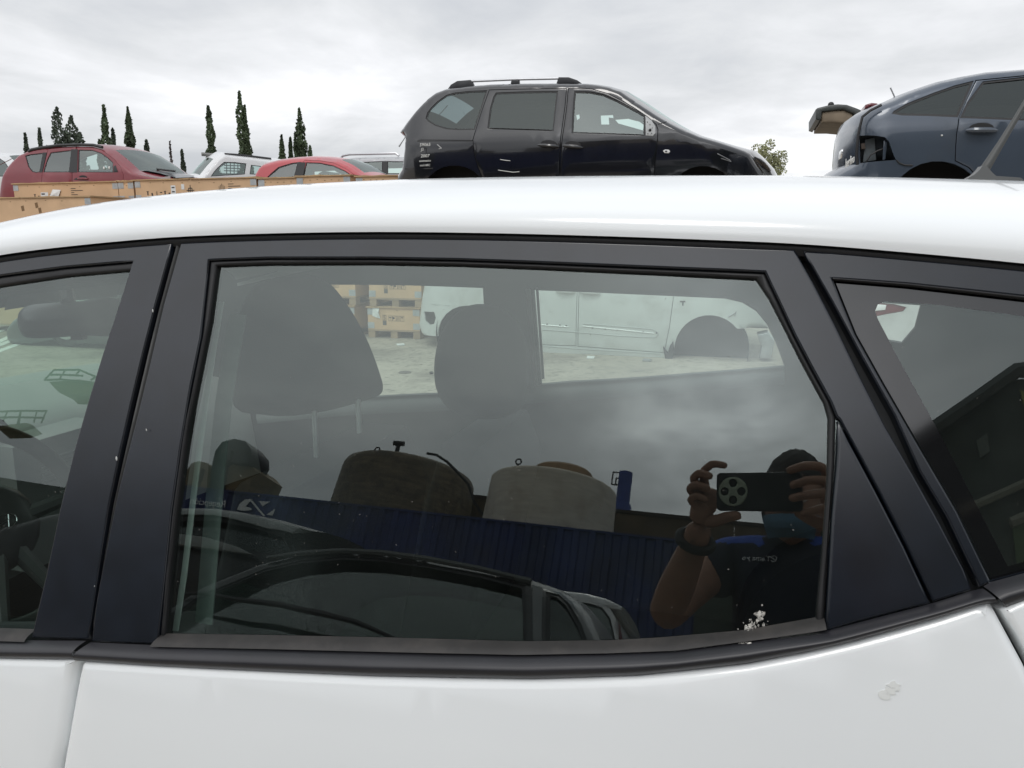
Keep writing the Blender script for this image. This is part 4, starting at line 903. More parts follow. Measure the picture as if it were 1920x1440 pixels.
# ---- raised yard behind the crates and the cars parked on it
def terrace():
    m = mat('terrace earth', (.30, .26, .21), .95, var=.2, vscale=1.2, bump=.4, bscale=8)
    a = Side(120, 320, 13.6); p0 = a.A - a.e * 14; p1 = a.A + a.e * 5.2
    q = [p0, p1, p1 - a.o * 14, p0 - a.o * 14]; V = [(*p[:2], 1.40) for p in q] + [(*(p + (A(0, 0, 0) if i > 1 else a.o * .9))[:2], -.02) for i, p in enumerate(q)]
    tag(mk('terrace', V, [(0, 1, 2, 3), (0, 4, 5, 1), (1, 5, 6, 2), (2, 6, 7, 3), (3, 7, 4, 0)], m, None, False), kind='structure')
terrace()
P_RED = mat('dark red paint', (.20, .022, .032), .3, coat=.5, var=.08, vscale=2, dirt=(.24, .06, .065), dscale=2, dlo=.55, dhi=.8)
rs_ = thing('red_suv', 'dark red off-roader with crumpled bonnet behind the wooden crates', 'car')
sR = Side(120, 320, 15.0)
topR = [(10, 412), (4, 390), (5, 360), (8, 333), (17, 314), (27, 302), (39, 290.5), (57, 282), (76, 276.5), (108, 272.5), (149, 271.5), (176, 272.5), (190, 275.5), (207, 283), (222, 295), (238, 309), (252, 322), (275, 327), (310, 334), (345, 344), (362, 362), (362, 408)]
botR = [(340, 414)] + arc(298, 404, 30, -15, 195, 10) + [(262, 418), (98, 418)] + arc(62, 404, 30, -15, 195, 10)
dR1 = [(90, 279), (134, 275), (143, 275), (143, 412), (88, 412), (80, 380), (78, 335)]
dR2 = [(144.5, 275), (175, 275.5), (192, 281), (214, 298), (226, 312), (232, 328), (232, 408), (144.5, 412)]
SR_, _, _, _, _ = car(rs_, sR, 1.8, topR, botR, sR.uv(120, 325)[1], P_RED, [(13, 16, G_CAR)], [([(47, 292), (56, 289.5), (81, 286.5), (77, 322), (68, 324), (60, 322), (53, 313)], G_CAR)],
    [dict(out=dR1, win=[([(95, 286), (134, 281.5), (129.5, 323), (81, 323), (88, 300)], G_CAR)]),
     dict(out=dR2, win=[([(147, 281), (173, 281.5), (190, 287), (203, 296.5), (212, 305), (212, 323.5), (146, 323)], G_CAR)], handle=[[(139 + 7, 335), (166, 335)]])],
    far=[[(53, 297), (66, 302), (62, 318), (56, 310)], [(100, 285), (180, 283), (205, 298), (206, 318), (100, 318)]], tum=.24, rr=.08, crown=.06, ends=.15, taper=(.75, .2), step=.15)
slab('pillar_blackout', sR, [(134, 280), (146, 280), (145, 323), (129.5, 323)], M_BLACK, rs_, .006, .01, SR_, 0)
slab('pillar_blackout', sR, [(81, 286), (88, 286), (79.5, 323), (74, 323)], M_BLACK, rs_, .006, .01, SR_, 0)
rod('roof_rail', sR, [(54, 284), (60, 280.5), (80, 276.5), (110, 272.5), (150, 271), (176, 272), (192, 276)], .03, M_BLACK, rs_, .12)
slab('mirror_plate', sR, [(213, 312), (217, 310), (221, 322), (213, 323)], M_BLACK, rs_, .006, .02, SR_)
slab('handle_recess', sR, [(138, 337), (142, 334), (152, 332), (158, 335), (156, 337)], M_BLACK, rs_, .004, .01, SR_)
for x, y in ((195, 315), (205, 314.5)):
    P_ = SR_(sR.uv(x, y))[0]; mb = MB(); mb.ellipsoid(P_, (.02, .008, .028), 8, 5); mb.build('sticker', M_MARK, rs_)
# crumpled bonnet: a black sheet bent up over a torn wing
nb = [[sR.P(*sR.uv(x, y + .5 * rng.normal(), dp), dp) for x, y in pts] for pts, dp in (([(253, 322), (275, 320), (300, 325), (330, 333), (362, 332)], .2), ([(254, 317), (280, 317), (305, 321), (335, 326), (364, 331)], .7), ([(258, 316), (285, 316), (310, 319), (338, 323), (366, 330)], 1.4))]
band('bonnet', nb, mat('crumpled black sheet', (.012, .013, .015), .35, coat=.4, bump=.6, bscale=6), rs_, 20)
slab2('torn_wing', sR, [(230, 327), (246, 325), (270, 328), (300, 333), (318, 330), (320, 342), (280, 344), (240, 342)], .02, mat('bare wing primer', (.33, .29, .29), .5, var=.3, vscale=5), rs_, .02)
rod('wiper', sR, [(262, 315), (290, 316.5), (328, 321)], .02, M_BLACK, rs_, .7)
# white car at the left edge
P_W2 = mat('plain white paint', (.66, .67, .67), .3, coat=.4, var=.04, vscale=2)
wc_ = thing('white_saloon', 'white car at the left edge behind the dark red off-roader', 'car')
sW = Side(0, 310, 18.0)
topW = [(-260, 380), (-258, 345), (-235, 320), (-190, 298), (-120, 289), (-50, 288.5), (0, 290.5), (9, 294), (22, 308), (34, 325), (60, 334), (90, 345), (95, 380)]
car(wc_, sW, 1.75, topW, [(80, 392), (-230, 392)], sW.uv(0, 330)[1], P_W2, [(7, 9, G_CAR)], [([(-220, 322), (-180, 303), (-120, 297), (-110, 297), (-112, 328), (-210, 330)], G_CAR), ([(-104, 297), (-40, 296), (0, 297), (9, 303), (20, 318), (24, 331), (-100, 331)], G_CAR)], [], tum=.3, rr=.08, crown=.08, ends=.12, step=.2)
# white estate turned towards us
we_ = thing('white_estate', 'white estate car with roof rails between the red cars', 'car')
sE = Side(440, 320, 19.0, a=R(-32))
topE = [(322, 372), (325, 350), (345, 342), (379, 331), (392, 315), (405, 300.5), (419, 290), (443, 293), (470, 296), (497, 299.5), (530, 303), (552, 309), (560, 325), (562, 362)]
car(we_, sE, 1.75, topE, [(540, 372), (350, 380)], sE.uv(440, 330)[1], P_W2, [(3, 5, G_CAR)], [([(395, 331), (401, 322), (408, 314), (420, 303.5), (440, 304), (462, 306.5), (459, 327)], G_CAR), ([(470.5, 309), (490, 311.5), (510, 314), (508, 328), (468, 327)], G_CAR)], [],
    far=[[(410, 316), (425, 306), (470, 309), (505, 313), (500, 326), (412, 325)]], tum=.22, rr=.08, crown=.12, ends=.12, step=.2)
rod('roof_rail', sE, [(421, 289.5), (450, 291.5), (480, 295), (508, 298.5)], .04, M_BLACK, we_, .25)
rod('roof_slot', sE, [(378, 289), (400, 291)], .05, mat('slot grey', (.2, .2, .19), .5), we_, .9)
for x in (425, 432, 439, 446): rod('load_guard_bar', sE, [(x, 306), (x, 326)], .012, M_BLACK, we_, 1.0, 4)
for y in (310, 315, 320): rod('load_guard_bar', sE, [(420, y), (450, y + 1)], .012, M_BLACK, we_, 1.0, 4)
# red hatchback
P_RED2 = mat('bright red paint', (.42, .045, .055), .28, coat=.6, var=.06, vscale=2)
rh_ = thing('red_hatchback', 'bright red hatchback with rounded roof left of the black people carrier', 'car')
sH = Side(600, 330, 14.6)
topH = [(476, 392), (474, 360), (482, 325), (489, 313), (497, 307), (522, 300.5), (550, 297), (580, 295.3), (610, 297), (635, 301.5), (655, 311), (677, 326), (705, 335), (740, 346), (752, 362), (752, 390)]
SH_, _, _, _, _ = car(rh_, sH, 1.7, topH, [(735, 396)] + arc(712, 388, 26, -10, 190, 8) + [(680, 398), (550, 398)] + arc(520, 388, 26, -10, 190, 8), sH.uv(600, 345)[1], P_RED2, [(9, 11, G_CAR)],
    [([(499, 334), (508, 325), (522, 313), (547, 305.5), (564, 303.5), (556, 318), (548, 345), (500, 345)], G_CAR)], [dict(out=[(571, 300), (600, 301), (626, 305), (650, 317), (672, 333), (676, 390), (552, 394), (556, 340), (564, 312)], win=[([(574, 304.5), (600, 305.5), (625, 310.5), (647, 320.5), (663, 331), (663, 348), (566, 348), (569, 325)], G_CAR)])],
    far=[[(515, 318), (548, 311), (540, 335), (528, 332)], [(590, 322), (628, 320), (640, 326), (640, 345), (590, 345)]], tum=.3, rr=.1, crown=.07, ends=.14, step=.15)
slab('pillar_blackout', sH, [(558, 304), (573, 304.5), (566, 348), (549, 348)], M_BLACK, rh_, .006, .01, SH_, 0)
slab2('front_seat', sH, [(596, 324), (604, 320), (618, 322), (621, 346), (590, 346)], .7, mat('light seat cover', (.42, .46, .44), .8), rh_, .4, .05)
slab2('front_seat', sH, [(638, 320), (647, 320), (650, 346), (640, 346)], 1.2, mat('light seat cover', (.42, .46, .44), .8), rh_, .3, .03)
# pale grey off-roader with rails
gs_ = thing('grey_suv', 'pale grey off-roader with silver roof rails, half hidden by the black people carrier', 'car')
sG = Side(700, 320, 17.0)
topG = [(628, 372), (630, 330), (634, 306), (640, 299), (665, 296), (735, 294.5), (790, 296), (830, 310), (870, 325), (920, 335), (925, 372)]
SG_, _, _, _, _ = car(gs_, sG, 1.8, topG, [(900, 376), (650, 376)], sG.uv(700, 328)[1], mat('pale grey paint', (.42, .43, .44), .3, coat=.5, var=.05), [(6, 8, G_CAR)], [([(645, 304), (672, 303), (672, 326), (640, 326)], G_CAR), ([(677, 304), (717, 302), (717, 326), (677, 326)], G_CAR), ([(726, 302), (790, 303), (815, 326), (726, 326)], G_CAR)], [],
    far=[[(728, 316), (790, 314), (790, 326), (728, 326)]], tum=.25, rr=.08, step=.2)
slab('pillar_blackout', sG, [(717, 302), (726, 302), (726, 328), (717, 328)], M_BLACK, gs_, .005, .01, SG_, 0)
rod('roof_rail', sG, [(637, 298), (643, 292), (655, 289.5), (700, 288.5), (742, 287.5), (748, 292)], .028, mat('silver rail', (.5, .51, .53), .35, metal=.4), gs_, .2)

# ---- wooden crates
M_PLY = mat('crate plywood', (.62, .415, .25), .75, var=.12, vscale=2.5, bump=.08, bscale=60, dirt=(.42, .28, .17), dscale=3.2, dlo=.6, dhi=.85)
M_LID = mat('crate lid boards', (.43, .29, .16), .8, var=.22, vscale=4)
M_PAL = mat('pallet wood', (.36, .26, .17), .85, var=.25, vscale=5)
M_BRK = mat('zinc corner', (.40, .42, .43), .5, metal=.1, var=.15, vscale=12)
M_INK = mat('stencil ink', (.035, .03, .028), .8)
M_PAPER = mat('paper label', (.72, .73, .72), .8, var=.08, vscale=30)
G_CR = 'wooden crates stacked in the yard'
def crate(label, side, u0, u1, z0, pitch, dp, off=0.0, mates=(2,)):
    t = thing('wooden_crate', label, 'crate', G_CR); lid = .022; pal = .115; H = pitch - lid - pal; zb = z0 + pal
    W_ = u1 - u0; e_, o_ = side.e, side.o; base = side.A - o_ * off
    M = lambda v: base + e_ * (u0 + v[0]) - o_ * v[1] + A(0, 0, zb + v[2])
    def bx(name, lo, hi, m, par=t):
        mb = MB(); mb.box(lo, hi, M); return mb.build(name, m, par, False)
    bx('front_panel', (0, 0, 0), (W_, .016, H), M_PLY); bx('back_panel', (0, dp - .016, 0), (W_, dp, H), M_PLY)
    bx('side_panel', (.002, .018, .001), (.018, dp - .018, H - .001), M_PLY); bx('side_panel', (W_ - .018, .018, .001), (W_ - .002, dp - .018, H - .001), M_PLY)
    # lid of warped boards with a little overhang
    for k, (f0, f1) in enumerate(((0, .47), (.475, 1))):
        mb = MB(); wv = rng.uniform(-.006, .010, 6); xs = np.linspace(f0 * W_ - (.02 if k == 0 else 0), f1 * W_ + (.02 if k else 0), 6); V = []
        for x, dz in zip(xs, wv):
            for y in (-.02, dp + .015): V += [M(A(x, y, H + .001)), M(A(x, y, H + .016 + max(0, dz)))]
        Fc = []
        for i in range(5): a = i * 4; b = a + 4; Fc += [(a + 1, b + 1, b + 3, a + 3), (a, a + 2, b + 2, b), (a, b, b + 1, a + 1), (a + 2, a + 3, b + 3, b + 2)]
        Fc += [(0, 1, 3, 2), (20, 22, 23, 21)]; mb.add(V, Fc); mb.build('lid_board', M_LID, t, False)
    nb_ = 3; bw = .10
    bx('deck_board', (0, -.004, -.022), (W_, dp + .004, -.001), M_PAL)
    for i in range(nb_):
        x = i * (W_ - bw) / (nb_ - 1)
        bx('pallet_block', (x, .004, -.095), (x + bw, .12, -.022), M_PAL); bx('pallet_block', (x, dp - .12, -.095), (x + bw, dp - .004, -.022), M_PAL)
        bx('runner', (x, 0, -.113), (x + bw, dp, -.096), M_PAL)
    for x in (0, W_ - .095):
        for z in (.012, H - .095):
            bx('corner_plate', (x - (.002 if x == 0 else 0), -.004, z), (x + .095 + (.002 if x else 0), -.0002, z + .083), M_BRK)
    return t, M, H
def plate(name, M, x0, x1, z0, z1, m, t, y=-.0012, tilt=0.0):
    V = [M(A(*p)) for p in ((x0, y, z0), (x1, y, z0 + tilt), (x1 - tilt, y, z1 + tilt), (x0 - tilt, y, z1))]; return mk(name, V, [(0, 1, 2, 3)], m, t, False)
def marks(M, t, W_, H, n=7, x0=.22, big=0.0):
    for i in range(n):
        x = x0 * W_ + i * .075; z = H * .30
        k = i % 4
        if k == 0: plate('stencil_mark', M, x, x + .02, z, z + .05, M_INK, t); plate('stencil_mark', M, x - .01, x + .03, z + .05, z + .058, M_INK, t)
        elif k == 1: plate('stencil_mark', M, x, x + .026, z - .01, z + .03, M_INK, t, tilt=.006)
        elif k == 2: plate('stencil_mark', M, x + .006, x + .012, z, z + .055, M_INK, t); plate('stencil_mark', M, x + .02, x + .026, z, z + .055, M_INK, t)
        else: plate('stencil_mark', M, x, x + .035, z + .03, z + .045, M_INK, t)
def nails(M, t, W_, H, n=6):
    for i in range(n):
        x = W_ * (.1 + .8 * (i + .3 * rng.random()) / n); z = H - .03 - .03 * rng.random()
        plate('nail_stain', M, x, x + .02, z, z + .008, mat('nail rust', (.16, .09, .05), .9), t)
ORD = ['top', 'second from the top', 'third from the top', 'fourth from the top', 'bottom']
def stack(side, px0, px1, py_top, dp, where, dec=None, off=0.0, shift=0.0, n=None):
    u0, z = side.uv(px0, py_top, off); u1 = side.uv(px1, py_top, off)[0]; z = (side.uv((px0 + px1) / 2, py_top, off))[1]
    n = n or max(1, round(z / .43)); p = z / n; res = []
    for k in range(n):
        word = ORD[min(k, 4)] if k < n - 1 else 'bottom'
        sh = (rng.uniform(-.02, .02) if k else 0) + (shift if k == 0 else 0)
        t, M, H = crate(f'{word} crate of the wooden stack {where}', side, u0 + sh, u1 + sh, z - (k + 1) * p, p, dp, off)
        nails(M, t, u1 - u0, H, 6 if k < 2 else 2)
        if k == 0 and dec: dec(t, M, u1 - u0, H)
        res.append((t, M, u1 - u0, H))
    return res
cL = Side(120, 345, 11.6)
def decB(t, M, W_, H):
    marks(M, t, W_, H, 6, .2); plate('paper_label', M, .52, .66, .06, .17, M_PAPER, t, -.002)
    for z in (.075, .135): plate('label_print', M, .535, .60, z, z + .02, M_INK, t, -.003)
    lb = mk('torn_label', [M(A(*p)) for p in ((.68, -.004, .10), (.86, -.02, .08), (.92, -.012, .20), (.76, -.006, .21), (.80, -.03, .14))], [(0, 1, 4), (1, 2, 4), (2, 3, 4), (3, 0, 4)], M_PAPER, t, False)
    for i, ln in enumerate((.09, .22, .06, .12, .20)): plate('stencil_text', M, 1.10, 1.10 + ln, H * .72 - i * .03, H * .72 - i * .03 + .010, M_INK, t)
stack(cL, 24, 220, 341, .8, 'under the dark red off-roader', decB)
def decC(t, M, W_, H):
    marks(M, t, W_, H, 7, .10)
    plate('paper_label', M, .62, .70, H * .35, H * .75, M_PAPER, t, -.002); plate('label_print', M, .635, .685, H * .62, H * .68, M_INK, t, -.003); plate('label_print', M, .635, .685, H * .42, H * .48, M_INK, t, -.003)
    plate('paper_label', M, .80, .85, H * .55, H * .8, M_PAPER, t, -.002)
    cx, cz = .95, H * .5
    for dx, dz in ((.065, .006), (.006, .075)): plate('target_mark', M, cx - dx, cx + dx, cz - dz, cz + dz, M_INK, t)
    for sx in (-1, 1):
        plate('target_mark', M, cx + sx * .03 - .006, cx + sx * .03 + .006, cz - .03, cz + .03, M_INK, t, -.0018); plate('target_mark', M, cx - .03, cx + .03, cz + sx * .03 - .006, cz + sx * .03 + .006, M_INK, t, -.0018)
    plate('hand_mark', M, 1.44, 1.53, H * .30, H * .5, M_PAPER, t, -.002)
    for i in range(5): plate('hand_mark', M, 1.43 + i * .022, 1.438 + i * .022, H * .5, H * (.66 + .06 * (2 - abs(i - 2))), M_INK, t, -.002, tilt=.002)
    plate('hand_mark', M, 1.46, 1.50, H * .33, H * .42, M_INK, t, -.003)
    for i, ln in enumerate((.09, .20, .06, .12, .18)): plate('stencil_text', M, 1.58, 1.58 + ln, H * .74 - i * .03, H * .74 - i * .03 + .010, M_INK, t)
stack(cL, 252, 480, 333.5, .8, 'with hand print')
for o in [o for o in bpy.data.objects if o.get('label', '').startswith('top crate of the wooden stack with hand')]:
    pz = cL.uv(366, 333.5)[1]; u0 = cL.uv(252, 333.5)[0]; u1 = cL.uv(480, 333.5)[0]; n_ = round(pz / .43); p_ = pz / n_
    decC(o, lambda v: cL.A + cL.e * (u0 + v[0]) - cL.o * v[1] + A(0, 0, pz - p_ + .115 + v[2]), u1 - u0, p_ - .137)
stack(cL, 484, 576, 331.5, .8, 'next to the bright red hatchback')
stack(cL, 221, 249, 338, .7, 'squeezed between the two long stacks')
cA = Side(80, 370, 10.6)
stack(cA, -70, 169, 368.5, .75, 'that stands nearest at the left edge', lambda t, M, W_, H: [plate('dirt_stain', M, x, x + .05, z, z + .07, mat('oil stain', (.2, .12, .06), .9), t, tilt=.01) for x, z in ((1.05, .16), (1.35, .13), (1.3, .2))])
d0 = 1.38 / -ray(730, 634)[2]
cW = Side(730, 634, d0)
def dec5(t, M, W_, H):
    fr = lambda x0, x1, z0, z1: [plate('stencil_frame', M, a, b, c, d, M_INK, t) for a, b, c, d in ((x0, x1, z0, z0 + .005), (x0, x1, z1 - .005, z1), (x0, x0 + .004, z0, z1), (x1 - .004, x1, z0, z1))]
    x = W_ * .29; z = H * .42
    fr(x, x + .055, z, z + .075); P_ = M(A(x + .028, -.003, z + .037)); text('stencil_number', '5', P_, cW.e, A(0, 0, 1), .075, M_INK, t)
    plate('stencil_patch', M, x, x + .055, z - .062, z - .004, mat('grey stencil', (.10, .09, .08), .8), t)
    for i in range(4):
        x0 = W_ * .40 + i * .058; fr(x0, x0 + .058, z - .004, z + .068)
        if i == 0: plate('icon', M, x0 + .012, x0 + .046, z + .036, z + .050, M_INK, t); plate('icon', M, x0 + .027, x0 + .031, z + .01, z + .036, M_INK, t)
        elif i == 1: plate('icon', M, x0 + .012, x0 + .04, z + .02, z + .045, M_INK, t, tilt=.01)
        elif i == 2: plate('icon', M, x0 + .016, x0 + .023, z + .008, z + .055, M_INK, t); plate('icon', M, x0 + .035, x0 + .042, z + .008, z + .055, M_INK, t)
        else: plate('icon', M, x0 + .014, x0 + .044, z + .040, z + .052, M_INK, t); plate('icon', M, x0 + .027, x0 + .031, z + .006, z + .040, M_INK, t)
n5 = 5; ztop = 2.195
for (a, b, where) in ((682.5, 783, 'beyond the passenger headrest, marked 5'), (556, 656, 'half hidden by the driver headrest')):
    pyt = 440 - (ztop - 1.38) * FPX / d0
    rr_ = stack(cW, a, b, pyt, 1.1, where, None, 0, -.12 if a > 600 else 0, 5)
    for t, M, W_, H in rr_[-2:]: dec5(t, M, W_, H)
    if a > 600:
        t, M, W_, H = rr_[-1]; mk('torn_label', [M(A(*p)) for p in ((.07, -.004, H * .62), (.13, -.012, H * .55), (.19, -.004, H * .5), (.17, -.02, H * .80), (.18, -.004, H * 1.02), (.07, -.003, H * 1.02))], [(0, 1, 3), (1, 2, 3), (3, 4, 5), (0, 3, 5)], M_PAPER, t, False)

# ---- litter on the yard by the silver van
def gp(px, py, z=0.0):
    d = ray(px, py); t = (z - 1.38) / d[2]; return CAM + t * d
for nm, lab, pts, m in (('paper_scrap', 'white paper scrap on the ground beside the silver people carrier', [(1101, 669), (1115, 669.5), (1114, 673), (1100, 672.5)], M_PAPER),
                        ('paper_scrap', 'thin pale strip of paper on the ground before the crates', [(743, 646), (757, 645), (759, 647.5), (746, 648.5)], M_PAPER),
                        ('metal_scrap', 'grey metal scrap lying under the nose of the silver people carrier', [(1207, 674), (1222, 675), (1220, 678), (1204, 677)], M_STEEL),
                        ('metal_scrap', 'small dark offcut on the bare ground between the headrests', [(805, 699), (811, 698), (812, 701), (806, 701.5)], M_BLACK)):
    p = [gp(x, y, .004) for x, y in pts]; tag(prism(nm, [q + A(0, 0, .012) for q in p], A(0, 0, 1), .012, m), lab, 'scrap')
mh = MB(); c = gp(759, 699); mh.lathe([(.001, .012), (.055, .012), (.065, .004), (.065, -.02)], 24, lambda v: c + v, False); tag(mh.build('drain_cover', mat('iron cover', (.14, .125, .11), .8, var=.3)), 'small round iron drain cover in the bare yard', 'drain cover')
for i, (a, b) in enumerate((((0, 621), (31, 611)), ((0, 640), (33, 625)), ((0, 647), (40, 632)), ((0, 658), (66, 634)))):
    a = (a[0] - 40, a[1] + (a[1] - b[1]) * 40 / (b[0] - a[0])); pa, pb = gp(*a), gp(b[0] + 60, b[1] - 60 * (a[1] - b[1]) / (b[0] - a[0])); d = pb - pa; s_ = np.cross(d, A(0, 0, 1)); s_ *= .05 / np.linalg.norm(s_)
    o = mk('bay_line', [pa - s_ + A(0, 0, .004), pa + s_ + A(0, 0, .004), pb + s_ + A(0, 0, .004), pb - s_ + A(0, 0, .004)], [(0, 1, 2, 3)], mat('bay line paint', (.8, .8, .78), .7, var=.1), None, False); tag(o, kind='structure')

# ---- dark car whose wheel shows under the mirror
dc_ = thing('dark_hatchback', 'dark car out in the yard, pale wheel showing below the interior mirror', 'car')
dd = 1.38 / -ray(120, 652)[2]; sD = Side(120, 652, dd)
topD = [(20, 640), (18, 615), (30, 598), (60, 580), (85, 562), (120, 553), (190, 551), (230, 556), (262, 575), (290, 588), (312, 605), (312, 638)]
SD_, _, _, _, _ = car(dc_, sD, 1.7, topD, [(300, 642)] + arc(272, 636, 20, 0, 180, 8) + [(248, 644), (144, 644)] + arc(121, 636, 21, 0, 180, 8) + [(60, 644)], sD.uv(120, 590)[1], mat('dark grey green paint', (.03, .04, .038), .3, coat=.5), [(7, 9, G_CAR)], [([(90, 575), (125, 560), (160, 559), (158, 584), (88, 586)], G_CAR), ([(164, 559), (200, 558), (226, 564), (250, 583), (164, 584)], G_CAR)], [], tum=.3, step=.2)
for x in (121, 272):
    c = sD.uv(x, 634); rr0 = .29
    Mw = lambda v: sD.P(c[0], .30, .12) + sD.e * v[0] + A(0, 0, 1) * v[1] + sD.o * v[2]
    mb = MB(); mb.lathe([(.18, -.09), (.28, -.09), (.30, -.05), (.30, .06), (.28, .09), (.2, .09)], 24, Mw); wo = mb.build('wheel', M_TYRE, dc_)
    mb = MB(); mb.lathe([(.03, .09), (.2, .10), (.21, .07), (.21, -.05)], 20, Mw); mb.build('rim', M_RIM, wo)

# ---- cypresses and the olive tree
def leafcloud(n, fn, s0, s1, seed):
    r = np.random.default_rng(seed); V = np.zeros((n * 4, 3)); c = fn(r, n); a = r.normal(size=(n, 3)); a[:, 2] += 1.2; a /= np.linalg.norm(a, axis=1)[:, None]
    b = np.cross(a, r.normal(size=(n, 3))); b /= np.linalg.norm(b, axis=1)[:, None]; b *= 1.5; s_ = r.uniform(s0, s1, n)[:, None]
    V[0::4] = c - a * s_; V[1::4] = c + b * s_ * .5; V[2::4] = c + a * s_; V[3::4] = c - b * s_ * .5
    return V, [(4 * i, 4 * i + 1, 4 * i + 2, 4 * i + 3) for i in range(n)]
M_CYP = mat('cypress needles', (.062, .088, .044), .8, var=.55, vscale=1.3)
M_CYP2 = mat('cypress needles blue', (.068, .088, .062), .8, var=.5, vscale=1.3)
M_BARK = mat('tree bark', (.10, .08, .06), .9, var=.3)
M_OLV = mat('olive leaves', (.27, .28, .15), .7, var=.45, vscale=1.5)
def cypress(label, px, py_top, hw, dist_, lobes, m, sparse=1.0, seed=1, group='cypresses along the yard boundary'):
    d = ray(px, py_top); B = CAM + d * (dist_ / d[1]); x0, y0 = B[0], B[1]; top = B[2]; sc = dist_ / FPX
    t = thing('cypress_tree', label, 'tree', group); t.location = (0, 0, 0)
    def fn(r, n):
        P = np.zeros((n, 3)); k = r.integers(0, len(lobes), n)
        lb = np.array([(l[0], l[1], l[2]) for l in lobes]); h = r.beta(1.05, 1.25, n)
        Ht = lb[k, 1] * top; rad = 1.95 * hw * sc * lb[k, 2] * np.clip(np.minimum(1, (1 - h) ** .62 * 1.35) * (.45 + .55 * np.minimum(1, h * 5)), .05, 1)
        rad *= .75 + .35 * np.sin(h * 31 + k * 2 + seed) * np.sin(h * 17 + seed * 3)
        a = r.uniform(0, 2 * math.pi, n); q = np.sqrt(r.uniform(.25, 1.0, n)) * rad
        P[:, 0] = x0 + lb[k, 0] * hw * sc * (1 - .0 * h) + q * np.cos(a); P[:, 1] = y0 + q * np.sin(a); P[:, 2] = .35 + h * (Ht - .35)
        P[:, 0] += .10 * hw * sc * np.sin(h * 9 + seed)
        return P
    V, Fc = leafcloud(int(4200 * sparse * len(lobes) ** .6), fn, sc * 1.6, sc * 3.8, seed)
    mk('crown', V, Fc, m, t, False)
    mb = MB(); mb.tube([(x0, y0, -.05), (x0, y0, 1.2), (x0 + .05, y0, top * .8)], [.16, .13, .03], 7); mb.build('trunk', M_BARK, t)
one = [(0, 1, 1)]
for args in (
    ('short slim cypress nearest the left edge', 47, 250, 4.5, 62, one, M_CYP2), ('small cypress with a tiny side shoot left of the broad one', 73, 241, 5.5, 60, [(0, 1, 1), (2.0, .86, .5)], M_CYP2),
    ('broad twin crowned conifer above the dark red off-roader', 123, 201, 21, 46, [(-.78, 1, .80), (.36, .95, .85), (-.15, .84, 1.0), (.95, .84, .75)], M_CYP2),
    ('cypress with low side growth standing above the windscreen of the red off-roader', 193, 196, 10.5, 44, [(0, 1, 1), (-1.3, .78, .5)], M_CYP), ('thin dark cypress close to the right of a taller one', 211, 241, 5, 58, one, M_CYP2),
    ('slender cypress with bent tip, second tallest on the left', 238, 201, 8.5, 47, one, M_CYP), ('stubby cypress just over the bonnet of the red off-roader', 274, 262, 6, 64, one, M_CYP2),
    ('small ragged cypress left of the white estate', 341, 280, 4.5, 66, one, M_CYP2), ('straight cypress above the white estate', 390, 199, 9.5, 46, one, M_CYP), ('tallest cypress, rising over the rear of the white estate', 449, 171, 9.5, 42, [(0, 1, 1), (.85, .92, .6)], M_CYP),
    ('slim cypress on the left over the bright red hatchback', 527, 253, 6, 56, one, M_CYP), ('thinnest cypress over the bright red hatchback', 544, 258, 4.5, 57, one, M_CYP), ('tall cypress with side bushes over the bright red hatchback', 562, 203, 10.5, 44, [(0, 1, 1), (.0, .9, .9), (1.5, .76, .6), (-.9, .85, .5)], M_CYP)):
    cypress(*args, seed=int(args[1]))
cypress('bare wispy sapling between the red off-roader and the white estate', 318, 264, 2.2, 62, one, mat('bare twigs', (.10, .085, .08), .9), .12, 5)
def olive():
    t = thing('olive_tree', 'bushy olive green tree behind the nose of the black people carrier', 'tree'); D_ = 30.0; sc = D_ / FPX
    B = CAM + ray(1443, 300) * (D_ / ray(1443, 300)[1]); cz = CAM[2] + (440 - 312) * sc; r0 = np.random.default_rng(5)
    lob = [(r0.normal(0, 15) * sc, r0.normal(0, 15) * sc, (r0.uniform(-42, 30)) * sc, r0.uniform(9, 16) * sc) for _ in range(26)]; lob = [l for l in lob if abs(l[0]) < 26 * sc]
    def fn(r, n):
        k = r.integers(0, len(lob), n); l = np.array(lob)[k]; v = r.normal(size=(n, 3)); v /= np.linalg.norm(v, axis=1)[:, None]; q = r.uniform(.3, 1, n)[:, None] ** .5 * l[:, 3:4]
        return A(B[0], B[1], cz) + l[:, :3] + v * q
    V, Fc = leafcloud(3400, fn, sc * 1.0, sc * 2.6, 9); mk('crown', V, Fc, M_OLV, t, False)
    mb = MB(); mb.tube([(B[0], B[1], -.05), (B[0] + .1, B[1], 1.5), (B[0], B[1], cz - .2)], [.18, .14, .06], 8)
    mb.build('trunk', M_BARK, t)
    for l in lob[:6]:
        mb = MB(); mb.tube([(B[0], B[1], cz - .8), (B[0] + l[0], B[1] + l[1], cz + l[2])], [.05, .015], 5); mb.build('limb', M_BARK, t)
olive()

